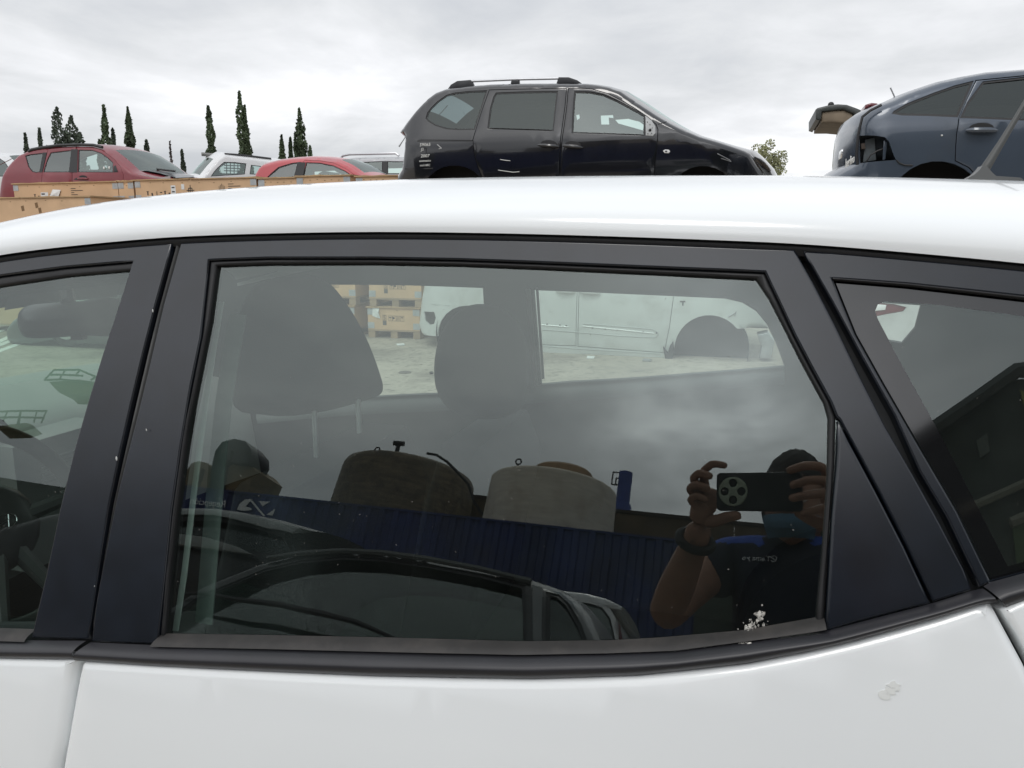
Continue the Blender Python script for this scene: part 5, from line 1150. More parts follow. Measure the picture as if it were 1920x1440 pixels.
# ================================================================== what stands behind the photographer (seen in the glass)
PW = 11.8
sK = Side(0, 0, 0, a=None, back=True, perp=PW)
M_BLUE = mat('dark blue corrugated steel', (.018, .036, .145), .5, var=.35, vscale=1.2, dirt=(.035, .045, .09), dscale=.7, dlo=.48, dhi=.7)
zt = sK.uv(1240, 1010)[1]; uK0, uK1 = sK.uv(1240, 1010)[0], sK.uv(330, 905)[0]
ua, ub = min(uK0, uK1) - 3.5, max(uK0, uK1) + 1.3
bc_ = thing('corrugated_cabin', 'dark blue corrugated metal building with white reception lettering, mirrored in the window', 'building')
def corr():
    V = []; Fc = []; u = ua; pit = .29; us = []
    while u < ub:
        us += [(u, 0), (u + .10, 0), (u + .13, -.035), (u + .26, -.035)]; u += pit
    for u, d in us: V += [sK.P(u, 0, -d), sK.P(u, zt, -d)]
    for i in range(len(us) - 1): Fc.append((2 * i, 2 * i + 2, 2 * i + 3, 2 * i + 1))
    return mk('corrugated_wall', V, Fc, M_BLUE, bc_, False)
corr()
def kbox(name, u0, u1, z0, z1, d0_, d1_, m, par, side=sK):
    mb = MB(); mb.box((u0, d0_, z0), (u1, d1_, z1), lambda v: side.P(v[0], v[2], v[1])); return mb.build(name, m, par, False)
kbox('roof_slab', ua - .1, ub + .1, zt - .02, zt + .02, -.012, 2.4, M_BLUE, bc_)
kbox('end_wall', ua, ua + .03, 0, zt - .03, .05, 2.4, M_BLUE, bc_); kbox('end_wall', ub - .03, ub, 0, zt - .03, .05, 2.4, M_BLUE, bc_)
kbox('rear_wall', ua, ub, 0, zt - .03, 2.4, 2.43, M_BLUE, bc_)
M_SIGN = mat('white sign paint', (.72, .73, .74), .6)
q = sK.uv(392, 944); sz = np.linalg.norm(sK.uv(392, 936) - sK.uv(392, 949)) * 1.35
text('lettering', 'Recepción', sK.P(*q, -.035 - .012), sK.e, A(0, 0, 1), sz, M_SIGN, bc_, .004, .2)
for i, pts in enumerate(([(443, 956), (448, 945), (458, 937), (468, 935.5), (473, 937), (466, 942), (459, 950), (466, 951), (472, 956), (458, 958)], [(468, 939), (473, 940), (497, 968), (491, 967)], [(484, 939.5), (505, 941), (491, 949)], [(515, 954), (510, 967), (499, 965)])):
    lift('emblem', sK.many(pts, -.04), [], lambda q_: sK.A + q_[:, :1] * sK.e + q_[:, 1:2] * A(0, 0, 1) + sK.o * .042, lambda q_: np.tile(sK.o, (len(q_), 1)), M_SIGN, bc_, .2, 0, .006)
dw2 = thing('added_dark_wall', 'long dark sheet wall added past the blue building to darken the mirrored view', 'wall')  # invented dark wall that keeps bright sky out of the front door glass
for i in range(8): kbox('sheet', ub + .05 + i * 2.5, ub + 2.54 + i * 2.5, 0, zt - .25, .3 + .01 * (i % 2), .36, mat('dark green sheet', (.016, .024, .019), .6, var=.3), dw2)
# storage tanks behind it
M_T1 = mat('brown glass fibre tank', (.17, .135, .085), .6, var=.45, vscale=2, stretch=(1, 1, 8), dirt=(.06, .05, .035), dscale=4, dlo=.45, dhi=.7)
M_T2 = mat('beige glass fibre tank', (.74, .67, .56), .65, var=.14, vscale=3, stretch=(1, 1, 9), dirt=(.52, .44, .34), dscale=2.5, dlo=.5, dhi=.75)
def tank(name, label, pl, pr, ptop, dep, m, prof, lean=0.0):
    t = thing(name, label, 'storage tank', None)
    uc = (sK.uv(*pl, dep)[0] + sK.uv(*pr, dep)[0]) / 2; r = abs(sK.uv(*pl, dep)[0] - sK.uv(*pr, dep)[0]) / 2; zt_ = sK.uv(*ptop, dep - .8 * r)[1]
    c = sK.P(uc, 0, dep); h = zt_
    mb = MB(); mb.lathe([(r * a, z * 1.0 if z == 0 else (zt - 1.0) + (h - zt + 1.0) * z) for a, z in prof], 48, lambda v: c + sK.e * v[0] - sK.o * v[1] + A(0, 0, v[2]))
    mb.build('shell', m, t, ang=60); return t, c, r, h
t1, c1, r1, h1 = tank('brown_tank', 'tall dark brown domed tank rising over the blue corrugated building', (634, 945), (884, 930), (760, 842), 3.4, M_T1, [(1.07, 0), (1.06, .0001), (.965, .88), (.955, .915), (.925, .945), (.86, .965), (.6, .985), (.3, .997), (.001, 1.0)])
E1 = lambda x, y, z: c1 + sK.e * x - sK.o * y + A(0, 0, z)
mb = MB(); mb.tube([E1(0, -r1 * .6, h1 - .10), E1(0, -r1 * .6, h1 + .22)], .05, 8); mb.tube([E1(-.13, -r1 * .6, h1 + .24), E1(.13, -r1 * .6, h1 + .24)], .06, 8); mb.build('vent_cap', M_BLACK, t1)
mb = MB(); mb.tube([E1(.5 + .07 * math.cos(a), -r1 * .6, h1 - .01 + .11 * math.sin(a)) for a in np.linspace(0, math.pi, 9)], .02, 6); mb.build('lifting_eye', M_BLACK, t1)
hz = [(800, 850), (818, 853), (838, 866), (856, 884), (878, 908), (888, 940), (905, 965), (912, 985)]
mb = MB(); mb.tube([sK.P(*sK.uv(x, y, 1.7), 1.7) for x, y in hz], .03, 7); mb.build('hose', M_BLACK, t1)
t2, c2, r2, h2 = tank('beige_tank', 'pale beige flat domed tank with a ring hatch beside the brown one', (915, 945), (1155, 945), (1050, 872), 2.0, M_T2, [(1.04, 0), (1.03, .0001), (.985, .915), (.98, .935), (.955, .95), (.7, .978), (.4, .995), (.001, 1.0)])
E2 = lambda v: c2 + sK.e * v[0] - sK.o * v[1] + A(0, 0, v[2])
mb = MB(); mb.lathe([(r2 * .46, h2 - .12), (r2 * .46, h2 + .20), (r2 * .42, h2 + .25), (r2 * .35, h2 + .25), (r2 * .35, h2 + .06)], 40, lambda v: E2((v[0] - r2 * .12, v[1], v[2])), False); mb.build('hatch_ring', mat('orange beige hatch', (.40, .27, .16), .6, var=.2), t2)
mb = MB(); mb.tube([E2((r2 * .5 + .06 * math.cos(a), -.6, h2 + .16 + .06 * math.sin(a))) for a in np.linspace(0, 2 * math.pi, 12)], .018, 6); mb.tube([E2((r2 * .5, -.6, h2 - .1)), E2((r2 * .5, -.6, h2 + .10))], .015, 6); mb.build('lifting_eye', M_BLACK, t2)
M_BT = mat('mid blue steel tank', (.035, .07, .30), .4, var=.15)
tb = thing('blue_silo', 'slim blue cylinder with a ladder hoop right of the beige tank', 'silo')
dB = 5.2; u1, u2 = sK.uv(1158, 910, dB)[0], sK.uv(1184, 910, dB)[0]; cB = sK.P((u1 + u2) / 2, 0, dB); rB = abs(u1 - u2) / 2; hB = sK.uv(1170, 886, dB)[1]; zb = sK.uv(1172, 946, dB)[1]
EB = lambda v: cB + sK.e * v[0] - sK.o * v[1] + A(0, 0, v[2])
mb = MB(); mb.lathe([(rB, zb), (rB, hB), (.001, hB + .03)], 28, EB, False); mb.build('shaft', M_BT, tb)
mb = MB(); mb.lathe([(rB * 1.32, 0), (rB * 1.32, zb - .08), (rB * 1.2, zb), (rB, zb + .01)], 28, EB, False); mb.build('drum', M_BT, tb)
for k in range(2):
    lx = rB * (1.25 + .55 * k)
    mb = MB(); mb.tube([EB((lx, -.1, zb + .45)), EB((lx, -.1, hB - .05 - .15 * (1 - k)))], .018, 6); mb.tube([EB((rB * .9, -.1, hB - .05 - .15 * (1 - k))), EB((lx, -.1, hB - .05 - .15 * (1 - k)))], .018, 6); mb.tube([EB((rB * .9, -.1, zb + .45)), EB((lx, -.1, zb + .45))], .018, 6); mb.build('ladder_hoop', M_BLACK, tb)
# brown wall behind the tanks
dW_ = 4.4; uw0, uw1 = sK.uv(886, 938, dW_)[0], sK.uv(1440, 1001, dW_)[0]; zW = sK.uv(1300, 976, dW_)[1]
bw = thing('brown_wall', 'long brown concrete wall behind the tanks, mirrored in the window', 'wall')
lo_, hi_ = min(uw0, uw1) - 4, max(uw0, uw1); np_ = 7
for i in range(np_):
    a = lo_ + (hi_ - lo_) * i / np_; b = lo_ + (hi_ - lo_) * (i + 1) / np_ - .004; kbox('concrete_panel', a, b, 0, zW, dW_, dW_ + .2, mat('brown concrete', (.13, .095, .06), .9, var=.3, vscale=2), bw)
kbox('coping', lo_, hi_, zW + .003, zW + .08, dW_ - .04, dW_ + .24, mat('dark coping', (.06, .045, .035), .9), bw)
# curved duct and box on the left
dD = 1.3
M_BOX = mat('rusty brown sheet', (.22, .165, .09), .7, var=.3, vscale=3)
dt = thing('duct_unit', 'brown sheet metal box with arched dark ducts on top of the blue building', 'ventilation duct')
ks = lambda name, pts, dep, m, th, holes=(): lift(name, sK.many(pts, dep), [sK.many(h, dep) for h in holes], lambda q_: sK.A + q_[:, :1] * sK.e + q_[:, 1:2] * A(0, 0, 1) - sK.o * dep, lambda q_: np.tile(sK.o, (len(q_), 1)), m, dt, .3, .02, th)
ks('box', [(418, 866), (467, 867), (479, 882), (470, 902), (462, 935), (400, 932), (402, 890)], dD, M_BOX, 1.2)
ks('duct_bend', [(392, 925), (394, 880), (402, 845), (415, 828), (437, 822), (458, 826), (470, 842), (470, 858), (464, 870), (430, 866), (437, 848), (432, 844), (428, 864), (418, 870), (410, 930)], dD - .2, mat('dark duct', (.03, .036, .042), .5, var=.3), .8)
ks('duct_bend', [(336, 915), (346, 885), (358, 868), (372, 864), (388, 868), (396, 878), (388, 925), (372, 916), (384, 882), (378, 877), (362, 908)], dD, M_BOX, .6)
# ---- cars in the lane behind
sQ = Side(0, 0, 0, a=None, back=True, perp=1.52)
P_DK = mat('dark charcoal paint', (.020, .022, .022), .35, coat=.25, var=.1)
bq = thing('charcoal_hatchback', 'dark car with broad sloping greenish glass parked behind the photographer, mirrored in the window', 'car')
topQ = [(60, 1420), (70, 1330), (150, 1262), (230, 1215), (310, 1165), (350, 1134), (410, 1098), (485, 1062), (560, 1040), (640, 1034), (720, 1038), (800, 1049), (900, 1068), (990, 1091), (1030, 1104), (1060, 1121), (1086, 1150), (1114, 1203), (1142, 1262), (1150, 1320), (1146, 1420)]
wQ = [(352, 1146), (415, 1110), (490, 1072), (562, 1051), (640, 1044), (720, 1048), (800, 1059), (900, 1078), (983, 1099), (986, 1200), (985, 1238), (700, 1246), (300, 1236), (306, 1180)]
qQ = [(1022, 1110), (1046, 1115), (1066, 1133), (1088, 1172), (1104, 1215), (1106, 1232), (1020, 1236)]
SQ, _, _, _, _ = car(bq, sQ, 1.7, topQ, [(1060, 1500), (150, 1500)], sQ.uv(700, 1244)[1], P_DK, [(3, 6, G_CAR)], [(qQ, G_DARK), (wQ, glass('green screen glass', (.50, .72, .62), 2.2))], [], tum=.72, rr=.03, ends=.02, taper=(.85, .05), step=.1, lining=mat('lining with glass sheen', (.20, .26, .22), .8))  # lining lightened and greened to paint in the sheen of the glass
slab('pillar_highlight', sQ, [(997, 1097), (1016, 1103), (1014, 1240), (998, 1240)], mat('pillar highlight grey', (.16, .17, .17), .3), bq, .012, .02, SQ)  # pale grey strip, the highlight on the pillar put into its colour
sQ2 = sQ
rod('aerial_stub', sQ, [(772, 1060), (778, 1052)], .02, M_BLACK, bq, .5)
mb = MB(); mb.tube([SQ(sQ.uv(x, y))[0] + sQ.o * .03 for x, y in ((330, 1130), (420, 1141), (500, 1150), (600, 1163), (690, 1186), (770, 1212))], [.008, .014, .016, .016, .012, .006], 6); mb.build('wiper', M_BLACK, bq)
mb = MB(); mb.tube([SQ(sQ.uv(x, y))[0] + sQ.o * .02 for x, y in ((500, 1050), (562, 1040), (640, 1035), (720, 1039), (800, 1050), (900, 1069), (995, 1092))], .014, 6); mb.build('roof_strip', mat('grey roof strip', (.12, .13, .125), .5), bq)
wq_ = thing('white_offroader', 'white car with rear spoiler beside the dark hatchback, mirrored in the window', 'car')
sM = Side(0, 0, 0, a=None, back=True, perp=4.5)
topM = [(600, 1210), (650, 1150), (760, 1090), (880, 1078), (980, 1092), (1050, 1108), (1100, 1114), (1135, 1123), (1166, 1138), (1163, 1144), (1143, 1141), (1153, 1160), (1164, 1200), (1168, 1245), (1166, 1290)]
SM_, _, _, _, _ = car(wq_, sM, 1.75, topM, [(1100, 1320), (650, 1280)], sM.uv(1000, 1205)[1], P_W2, [(1, 3, G_CAR)], [([(1066, 1128), (1100, 1131), (1128, 1139), (1144, 1160), (1154, 1205), (1060, 1212)], G_CAR), ([(860, 1098), (960, 1106), (1050, 1128), (1050, 1200), (850, 1190)], G_CAR)], [], tum=.2, rr=.02, ends=.0, crown=.03, taper=(.95, .01), step=.15)
slab('rear_light', sM, [(1158, 1160), (1163, 1178), (1167, 1205), (1161, 1205)], mat('red lamp', (.14, .018, .022), .15), wq_, .004, .02, SM_)
rk = thing('charcoal_suv', 'dark off-roader with pale roof edge under the reception lettering, mirrored in the window', 'car')
sJ = Side(0, 0, 0, a=None, back=True, perp=3.1)
topJ = [(-560, 1200), (-540, 1120), (-420, 1080), (-250, 1050), (-60, 985), (60, 966), (150, 958), (260, 953), (400, 954), (450, 961), (520, 976), (588, 997), (560, 1004), (548, 1012), (560, 1040), (575, 1090), (576, 1150)]
SJ_, _, _, _, _ = car(rk, sJ, 1.8, topJ, [(520, 1200), (-500, 1240)], sJ.uv(300, 1040)[1], P_DK, [(3, 5, G_CAR)], [([(250, 975), (400, 972), (470, 985), (530, 1004), (545, 1030), (550, 1045), (250, 1030)], G_DARK)], [], tum=.25, rr=.08, step=.2)
slab('roof_edge', sJ, [(230, 955), (400, 957), (450, 964), (520, 979), (582, 997), (545, 1000), (500, 992), (440, 975), (400, 967), (230, 966)], mat('pale grey roof edge', (.30, .32, .31), .35, coat=.4), rk, .02, .03, SJ_)
slab2('second_car_band', sJ, [(300, 997), (380, 1007), (438, 1024), (470, 1040), (400, 1030), (300, 1018)], -.05, mat('pale grey roof edge', (.30, .32, .31), .35, coat=.4), rk, .05)  # pale band taken for another car's bonnet, drawn as part of this one
# ---- tall shed seen in the quarter glass, platforms seen in the front door glass
sZ = Side(0, 0, 0, a=R(10), back=True, perp=7.5, local=True)
sh = thing('dark_shed', 'tall dark shed with sloping roof mirrored in the rear quarter glass', 'building')
M_SH = mat('dark green shed sheet', (.028, .04, .03), .75, var=.35, vscale=2.5)
gz = sZ.many([(1686, 858), (1723, 838), (1815, 775), (1905, 711), (1918, 710)]); zmax = gz[:, 1].max()
d_ = 1 if gz[-1, 0] > gz[0, 0] else -1
roofl = list(map(tuple, gz[1:])) + [(gz[-1, 0] + d_ * 9, zmax + .0)]; low = gz[0]
poly = [(gz[0, 0] - d_ * 2.4, 0), (gz[0, 0] - d_ * 2.4, gz[0, 1] - .65 * 2.4)] + [tuple(gz[0])] + roofl + [(gz[-1, 0] + d_ * 9, 0)]
poly = [(u, max(0, z)) for u, z in poly]
if poly[1][1] <= .1: poly = poly[1:]
flat = lambda q_: sZ.A + q_[:, :1] * sZ.e + q_[:, 1:2] * A(0, 0, 1); nz = lambda q_: np.tile(sZ.o, (len(q_), 1))
lift('gable_wall', np.array(poly), [], flat, nz, M_SH, sh, 1.0, .01, 7.0)
edge_ = [sZ.P(u, z + .06, -.1) for u, z in [tuple(gz[0] - A(d_ * 1.5, .65 * 1.5))] + [tuple(gz[0])] + roofl]
mb = MB(); mb.tube(edge_, .09, 6); mb.build('roof_edge', mat('shed roof edge', (.05, .06, .055), .6), sh)
for a, b, r in (((1795, 966), (1990, 880), .05), ((1893, 985), (1990, 945), .06)):
    mb = MB(); mb.tube([sZ.P(*sZ.uv(*a), -.08), sZ.P(*sZ.uv(*b), -.08)], r, 6); mb.build('crossbeam', mat('pale beam', (.22, .22, .17), .7), sh)
for pts, col, nm in (([(1898, 988), (1990, 955), (1990, 1060), (1906, 1060)], (.07, .12, .04), 'green_panel'), ([(1912, 734), (1924, 742), (1935, 790), (1926, 788)], (.30, .30, .06), 'yellow_strip'), ([(1830, 830), (1850, 815), (1856, 850), (1838, 862)], (.10, .12, .10), 'grey_panel'), ([(1745, 850), (1750, 848), (1755, 890), (1750, 892)], (.2, .22, .2), 'grey_panel')):
    lift(nm, sZ.many(pts), [], lambda q_: flat(q_) + sZ.o * .06, nz, mat(nm + ' paint', col, .7), sh, 1.0, .005, .04)
sX = Side(0, 0, 0, a=R(25), back=True, perp=17.0, local=True)
gy = thing('loader_platform', 'yellow machine with two railed platforms mirrored in the front door glass', 'machine')
M_YEL = mat('yellow machine paint', (.15, .13, .05), .6, var=.2); M_RAIL = mat('dark railing', (.05, .05, .035), .6)
def xr(name, pts, r, m=M_RAIL): 
    mb = MB(); mb.tube([sX.P(*sX.uv(x, y), 0) for x, y in pts], r, 6); return mb.build(name, m, gy)
for a, b in (((78, 712), (96, 693)), ((105, 712), (118, 693)), ((137, 702), (145, 693)), ((30, 797), (34, 770)), ((27, 795), (33, 770)), ((58, 792), (64, 770)), ((72, 793), (82, 770)), ((0, 790), (8, 772)), ((165, 712), (176, 706))): xr('railing_post', [a, b], .035)
for pts in ([(96, 693), (118, 693), (143, 692.5), (176, 706)], [(87, 702), (115, 702), (150, 704)], [(-20, 772), (33, 770), (83, 770)], [(-20, 783), (30, 782), (78, 783)], [(78, 712), (110, 711), (165, 716)]): xr('rail', pts, .03)
sx = lambda name, pts, m, th=.8: lift(name, sX.many(pts), [], lambda q_: sX.A + q_[:, :1] * sX.e + q_[:, 1:2] * A(0, 0, 1) - sX.o * .1, lambda q_: np.tile(sX.o, (len(q_), 1)), m, gy, 1, .01, th)
sx('platform', [(84, 713), (106, 711), (140, 708), (190, 715), (200, 740), (120, 735), (117, 729)], M_YEL); sx('platform', [(-10, 796), (40, 790), (52, 793), (30, 801), (-10, 803)], M_YEL)
mb = MB(); p = sX.uv(188, 736); mb.tube([sX.P(p[0], p[1], .3), sX.P(p[0], -.05, .3)], .3, 10); mb.build('mast', M_RAIL, gy)

# ================================================================== the photographer
from mathutils.bvhtree import BVHTree
FW = A(0, math.cos(PITCH), -math.sin(PITCH)); UPV = A(0, math.sin(PITCH), math.cos(PITCH)); XV = A(1, 0, 0)
ph = lambda x, y, z: CAM + XV * x + UPV * y + FW * z
def skin(nodes, edges, root=0, sub=2):
    "skin-modifier tube figure, evaluated to plain vertices and faces"
    me = bpy.data.meshes.new('tmp'); me.from_pydata([tuple(n[0]) for n in nodes], edges, []); o = bpy.data.objects.new('tmp', me); COL.objects.link(o)
    sk = o.modifiers.new('s', 'SKIN'); sk.branch_smoothing = .6; sk.use_smooth_shade = True
    for i, n in enumerate(nodes):
        r = n[1] if hasattr(n[1], '__len__') else (n[1], n[1]); me.skin_vertices[0].data[i].radius = r; me.skin_vertices[0].data[i].use_root = (i == root)
    ss = o.modifiers.new('u', 'SUBSURF'); ss.levels = sub; ss.render_levels = sub
    ev = o.evaluated_get(bpy.context.evaluated_depsgraph_get()); m2 = ev.to_mesh()
    V = [tuple(v.co) for v in m2.vertices]; Fc = [tuple(p.vertices) for p in m2.polygons]; ev.to_mesh_clear(); bpy.data.objects.remove(o); bpy.data.meshes.remove(me)
    return V, Fc
per = thing('person', 'person in navy T-shirt with blue shoulders holding up a phone, mirrored in the window', 'person')
M_SKIN = mat('skin', (.36, .19, .125), .5, var=.12, vscale=18, bump=.05, bscale=200)
HC = A(.042, -.385, 1.478)
sL, sRr = A(-.135, -.425, 1.355), A(.195, -.43, 1.35)
eL, eR = A(-.200, -.215, 1.165), A(.300, -.24, 1.17)
wL, wR = ph(-.086, -.085, -.045), ph(.212, -.075, -.065)
pel, ch, nk = A(.03, -.47, .88), A(.03, -.445, 1.20), A(.034, -.42, 1.37)
B = MB()
nodes = [(pel, (.15, .11)), (A(.03, -.455, 1.02), (.135, .10)), (ch, (.15, .105)), (A(.03, -.43, 1.33), (.11, .085)), (nk, .058), (HC + A(0, -.01, -.06), .055),
         (sL, .062), (sL * .5 + eL * .5 + A(-.008, 0, 0), .049), (eL, .039), (eL * .62 + wL * .38, .041), (wL, (.030, .024)), (ph(-.076, -.055, -.040), (.036, .020)),
         (sRr, .062), (sRr * .5 + eR * .5, .049), (eR, .039), (eR * .62 + wR * .38, .041), (wR, (.030, .024)), (ph(.195, -.045, -.052), (.036, .020)),
         (A(-.06, -.47, .80), .095), (A(-.075, -.45, .47), .062), (A(-.08, -.475, .10), .042), (A(-.085, -.40, .045), .040), (A(.12, -.47, .80), .095), (A(.135, -.46, .47), .062), (A(.14, -.49, .10), .042), (A(.145, -.41, .045), .040)]
ed = [(0, 1), (1, 2), (2, 3), (3, 4), (4, 5), (3, 6), (6, 7), (7, 8), (8, 9), (9, 10), (10, 11), (3, 12), (12, 13), (13, 14), (14, 15), (15, 16), (16, 17), (0, 18), (18, 19), (19, 20), (20, 21), (0, 22), (22, 23), (23, 24), (24, 25)]
B.add(*skin(nodes, ed, 0, 2))
# palms and fingers
def finger(pts, r0, r1): n = len(pts); B.add(*skin([(p, r0 + (r1 - r0) * i / (n - 1)) for i, p in enumerate(pts)], [(i, i + 1) for i in range(n - 1)], 0, 2))
for s_ in (0, 1):
    if s_ == 0:
        finger([ph(-0.079, -.062, -.040), ph(-0.071, -.035, -.030), ph(-0.065, -.008, -.022)], .027, .025)
        finger([ph(-0.065, -.042, -.034), ph(-0.055, -.012, -.028), ph(-0.053, .012, -.022)], .022, .020)
        finger([ph(-0.061, .008, -.024), ph(-0.065, .040, -.010), ph(-0.042, .056, -.002), ph(-0.011, .050, -.004)], .0105, .0075)
        finger([ph(-0.067, .0, -.020), ph(-0.081, .026, .002), ph(-0.063, .036, .010), ph(-0.037, .026, .007)], .0105, .0078)
        finger([ph(-0.071, -.014, -.018), ph(-0.087, .004, .006), ph(-0.069, .012, .014), ph(-0.041, .002, .008)], .0105, .0078)
        finger([ph(-0.073, -.030, -.016), ph(-0.085, -.018, .006), ph(-0.069, -.010, .014), ph(-0.047, -.020, .008)], .0095, .0070)
        finger([ph(-0.067, -.056, -.034), ph(-0.039, -.056, -.024), ph(-0.013, -.048, -.012), ph(0.015, -.0455, -.008)], .0150, .0090)
    else:
        finger([ph(.200, -.055, -.052), ph(.190, -.028, -.040), ph(.184, .002, -.030)], .027, .025)
        finger([ph(.186, -.040, -.046), ph(.178, -.010, -.036), ph(.174, .014, -.030)], .022, .020)
        finger([ph(.178, .018, -.028), ph(.172, .046, -.004), ph(.140, .046, .010), ph(.104, .036, .007)], .0105, .0078)
        finger([ph(.184, .0, -.024), ph(.180, .018, .010), ph(.146, .018, .014), ph(.110, .008, .008)], .0105, .0078)
        finger([ph(.188, -.018, -.022), ph(.184, -.006, .010), ph(.148, -.008, .014), ph(.108, -.016, .008)], .0105, .0078)
        finger([ph(.190, -.034, -.022), ph(.184, -.030, .006), ph(.156, -.036, .010), ph(.128, -.0435, .002)], .0095, .0070)
        finger([ph(.182, -.060, -.046), ph(.160, -.058, -.034), ph(.138, -.048, -.024), ph(.112, -.034, -.019)], .0150, .0090)
# head: long skull, brow, nose, lips, chin, ears
hf = A(-.05, .985, -.16); hf /= np.linalg.norm(hf); hr_ = np.cross(hf, A(0, 0, 1)); hr_ /= np.linalg.norm(hr_); hu = np.cross(hr_, hf)
HP = lambda r, f, u: HC + hr_ * r + hf * f + hu * u
V = []; Fc = []; nn_, mm_ = 40, 30
gs_b = lambda a, b, w_: math.exp(-((a / w_[0]) ** 2 + (b / w_[1]) ** 2))
for i in range(mm_ + 1):
    th = math.pi * i / mm_
    for k in range(nn_):
        p = 2 * math.pi * k / nn_; x, y, z = math.sin(th) * math.cos(p), math.sin(th) * math.sin(p), math.cos(th)
        r_, f_, u_ = .074 * x, .095 * y, (.118 if z > 0 else .106) * z
        if z < 0: r_ *= 1 - .28 * z * z; f_ = f_ * (1 - .10 * z * z) + .012 * z * z
        if y > 0:
            f_ += .026 * gs_b(r_, u_ + .018, (.012, .020)) + .010 * gs_b(abs(r_) - .03, u_ - .022, (.022, .010)) - .012 * gs_b(abs(r_) - .031, u_ - .002, (.014, .012)) + .008 * gs_b(r_, u_ + .058, (.024, .008)) + .012 * gs_b(r_, u_ + .098, (.022, .018))
        V.append(HP(r_, f_, u_))
for i in range(mm_):
    for k in range(nn_): Fc.append((i * nn_ + k, (i + 1) * nn_ + k, (i + 1) * nn_ + (k + 1) % nn_, i * nn_ + (k + 1) % nn_))
B.add(V, Fc)
for s_ in (-1, 1): B.ellipsoid(HP(s_ * .075, -.006, -.006), (.010, .018, .030), 12, 8, lambda v: hr_ * v[0] + hf * v[1] + hu * v[2])
B.build('body', M_SKIN, per, ang=0)
for s_ in (-1, 1):
    mb = MB(); mb.ellipsoid(HP(s_ * .031, .079, .002), (.0125, .0115, .0115), 12, 8); eo = mb.build('eye', mat('eye white', (.7, .68, .65), .2), per)
    mb = MB(); mb.ellipsoid(HP(s_ * .031, .0885, .002), (.0055, .003, .0055), 10, 6); mb.build('iris', mat('iris', (.04, .025, .015), .15), eo)
# hair: cropped cap with a rough surface
V = []; Fc = []; n_, m_ = 44, 16; r0 = np.random.default_rng(3)
for i in range(m_ + 1):
    for k in range(n_):
        p = 2 * math.pi * k / n_; ymax = 1.95 if math.sin(p) < .2 else 1.10 + .25 * (1 - math.sin(p)); th = ymax * i / m_
        j = 1 + r0.normal(0, .014); x, y, z = math.sin(th) * math.cos(p), math.sin(th) * math.sin(p), math.cos(th)
        V.append(HP(.083 * x * j, (.104 * y - .003) * j, .130 * z * j))
for i in range(m_):
    for k in range(n_): Fc.append((i * n_ + k, (i + 1) * n_ + k, (i + 1) * n_ + (k + 1) % n_, i * n_ + (k + 1) % n_))
mk('hair', V, Fc, mat('dark hair', (.022, .018, .015), .7, var=.4, vscale=80, bump=.5, bscale=250), per, True, 0)
# face mask, pulled down to the chin
V = []; Fc = []
for i in range(9):
    for k in range(17):
        a = (k - 8) / 8 * 1.05; u_ = -.036 - .0062 * i; bulge_ = .022 * math.sin(math.pi * (i + .5) / 9) * math.cos(a)
        V.append(HP((.076 - .0016 * i) * math.sin(a), (.096 + bulge_ - .0012 * i) * math.cos(a) ** .8 + .006, u_ + .002 * math.sin(i * 2.2)))
for i in range(8):
    for k in range(16): Fc.append((i * 17 + k, (i + 1) * 17 + k, (i + 1) * 17 + k + 1, i * 17 + k + 1))
mk('face_mask', V, Fc, mat('light blue mask', (.075, .16, .235), .85, var=.08, vscale=40), per)
# clothes
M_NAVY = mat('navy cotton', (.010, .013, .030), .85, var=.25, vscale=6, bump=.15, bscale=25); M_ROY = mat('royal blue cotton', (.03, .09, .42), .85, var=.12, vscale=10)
sn = [(A(.03, -.468, .86), (.175, .135)), (A(.03, -.455, 1.02), (.165, .125)), (ch + A(0, 0, .0), (.178, .130)), (A(.03, -.43, 1.32), (.140, .105)), (A(.034, -.42, 1.392), (.072, .070)), (sL + A(.01, 0, 0), .082), (sL * .55 + eL * .45, .074), (sRr + A(-.01, 0, 0), .082), (sRr * .55 + eR * .45, .074)]
V, Fc = skin(sn, [(0, 1), (1, 2), (2, 3), (3, 4), (3, 5), (5, 6), (3, 7), (7, 8)], 0, 3)
va = np.array(V); va += .006 * np.sin(va @ A(41, 23, 9))[:, None] * A(.3, 1, .2) + .003 * np.sin(va @ A(-17, 60, 33))[:, None] * A(1, .4, 0)
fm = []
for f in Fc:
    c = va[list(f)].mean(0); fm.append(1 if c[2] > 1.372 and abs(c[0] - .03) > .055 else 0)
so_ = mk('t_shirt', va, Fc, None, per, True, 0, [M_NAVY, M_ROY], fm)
tn = [(pel, (.172, .128)), (A(-.062, -.47, .79), .115), (A(-.076, -.452, .47), .082), (A(-.082, -.478, .09), .066), (A(.122, -.47, .79), .115), (A(.136, -.462, .47), .082), (A(.142, -.49, .09), .066)]
mk('trousers', *skin(tn, [(0, 1), (1, 2), (2, 3), (0, 4), (4, 5), (5, 6)], 0, 2), mat('dark work trousers', (.015, .017, .024), .9, var=.2, vscale=9), per, True, 0)
for x in (-.083, .143):
    mb = MB(); mb.ellipsoid(A(x, -.415, .045), (.048, .135, .047), 18, 10); mb.build('shoe', mat('black shoe', (.015, .014, .013), .6), per)
mb = MB(); dw = wL - eL; dw /= np.linalg.norm(dw); a1 = np.cross(dw, A(0, 0, 1)); a1 /= np.linalg.norm(a1); a2 = np.cross(dw, a1)
mb.tube([wL - dw * .012 + .034 * math.cos(a) * a1 + .030 * math.sin(a) * a2 for a in np.linspace(0, 2 * math.pi, 33)], .0095, 8, False); mb.build('wristband', mat('dark wristband', (.012, .011, .010), .6), per)
bv = BVHTree.FromPolygons([Vector(v) for v in va], [tuple(f) for f in Fc])
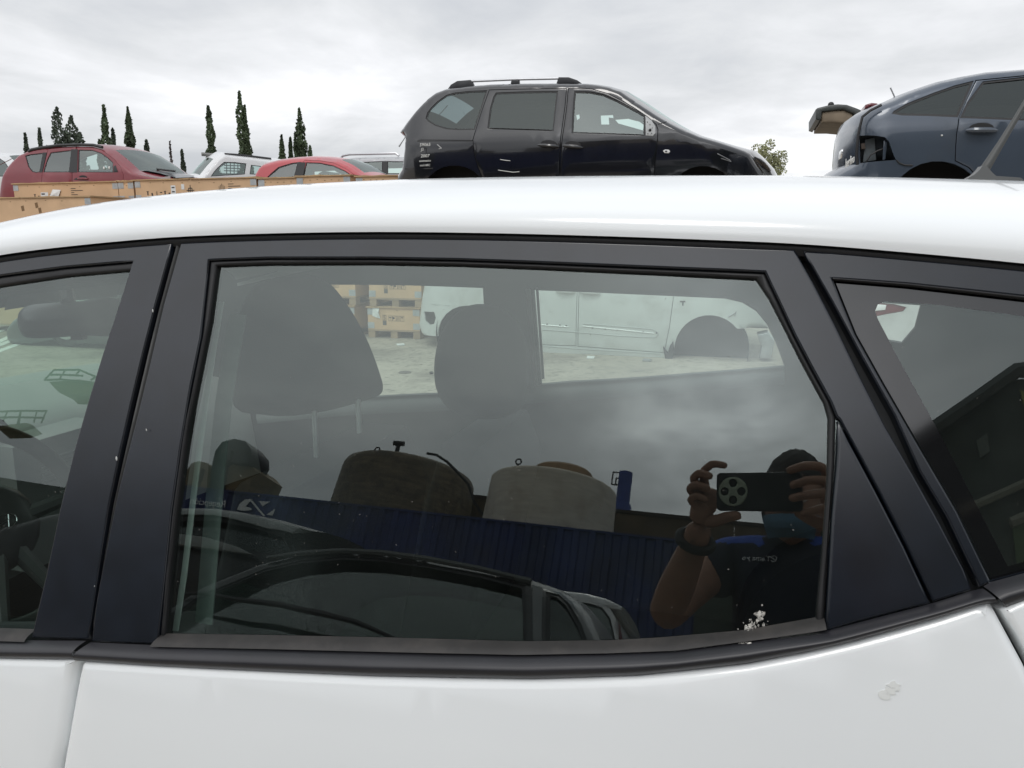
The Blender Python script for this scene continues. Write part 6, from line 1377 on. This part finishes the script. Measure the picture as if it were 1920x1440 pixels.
def on_shirt(px, py):
    d = ray(px, py); P_ = CAM - GD / (gn @ d) * d; d = d - 2 * (gn @ d) * gn; h = bv.ray_cast(Vector(P_), Vector(d).normalized()); return (A(*h[0]), A(*h[1])) if h[0] else (A(-.035, -.33, 1.33), A(0, 1, 0))
for i, c_ in enumerate('Tamayo'):
    pc, pn = on_shirt(1444 - i * 9.2, 1050.5 - .5 * i)
    rt = A(-1, 0, 0); rt = rt - (rt @ pn) * pn; up_ = A(0, 0, 1) - pn[2] * pn
    text('lettering', c_, pc + pn * .002, rt, np.cross(pn, rt), .0185, M_SIGN, so_, .0005, .15)
pc, pn = on_shirt(1454, 1050); mb = MB(); rt = A(-1, 0, 0) - (A(-1, 0, 0) @ pn) * pn; up_ = np.cross(pn, rt)
mb.tube([pc + pn * .002 + .007 * (math.cos(a) * rt + math.sin(a) * up_) for a in np.linspace(.6, 5.6, 16)], .0011, 5); mb.tube([pc + pn * .002 - .006 * rt - .004 * up_, pc + pn * .002 + .007 * rt + .004 * up_], .0011, 5); mb.build('emblem', M_SIGN, so_)
# ---- the phone
fo = thing('phone', 'dark phone with a pale round camera ring held sideways by the photographer', 'phone')
def rrect(x0, x1, y0, y1, r, n=6):
    o = []
    for cx, cy, a0 in ((x1 - r, y1 - r, 0), (x0 + r, y1 - r, 90), (x0 + r, y0 + r, 180), (x1 - r, y0 + r, 270)): o += [(cx + r * math.cos(R(a0 + 90 * i / n)), cy + r * math.sin(R(a0 + 90 * i / n))) for i in range(n + 1)]
    return np.array(o)
SPh = lambda q: CAM + q[:, :1] * -XV + q[:, 1:2] * UPV - FW * .0045; NPh = lambda q: np.tile(FW, (len(q), 1))
lift('case', rrect(-.130, .034, -.037, .037, .008), [], SPh, NPh, mat('dark phone back', (.012, .015, .017), .35), fo, .01, .0025, .009)
ring = [(.0285 * math.cos(a), .0285 * math.sin(a)) for a in np.linspace(0, 2 * math.pi, 41)[:-1]]
hs = [[(cx + .0082 * math.cos(a), cy + .0082 * math.sin(a)) for a in np.linspace(0, 2 * math.pi, 21)[:-1]] for cx, cy in ((.0165, 0), (-.0165, 0), (0, .0165), (0, -.0165))]
lift('camera_ring', np.array(ring), [np.array(h) for h in hs], SPh, NPh, mat('pale camera ring', (.42, .47, .36), .35, metal=.3), fo, .01, .0008, .0025, .0022)
for h in hs:
    lo_ = lift('lens', np.array(h) * 1.0, [], SPh, NPh, mat('lens glass', (.004, .004, .005), .05, spec=1), fo, .01, 0, .001, .0009)
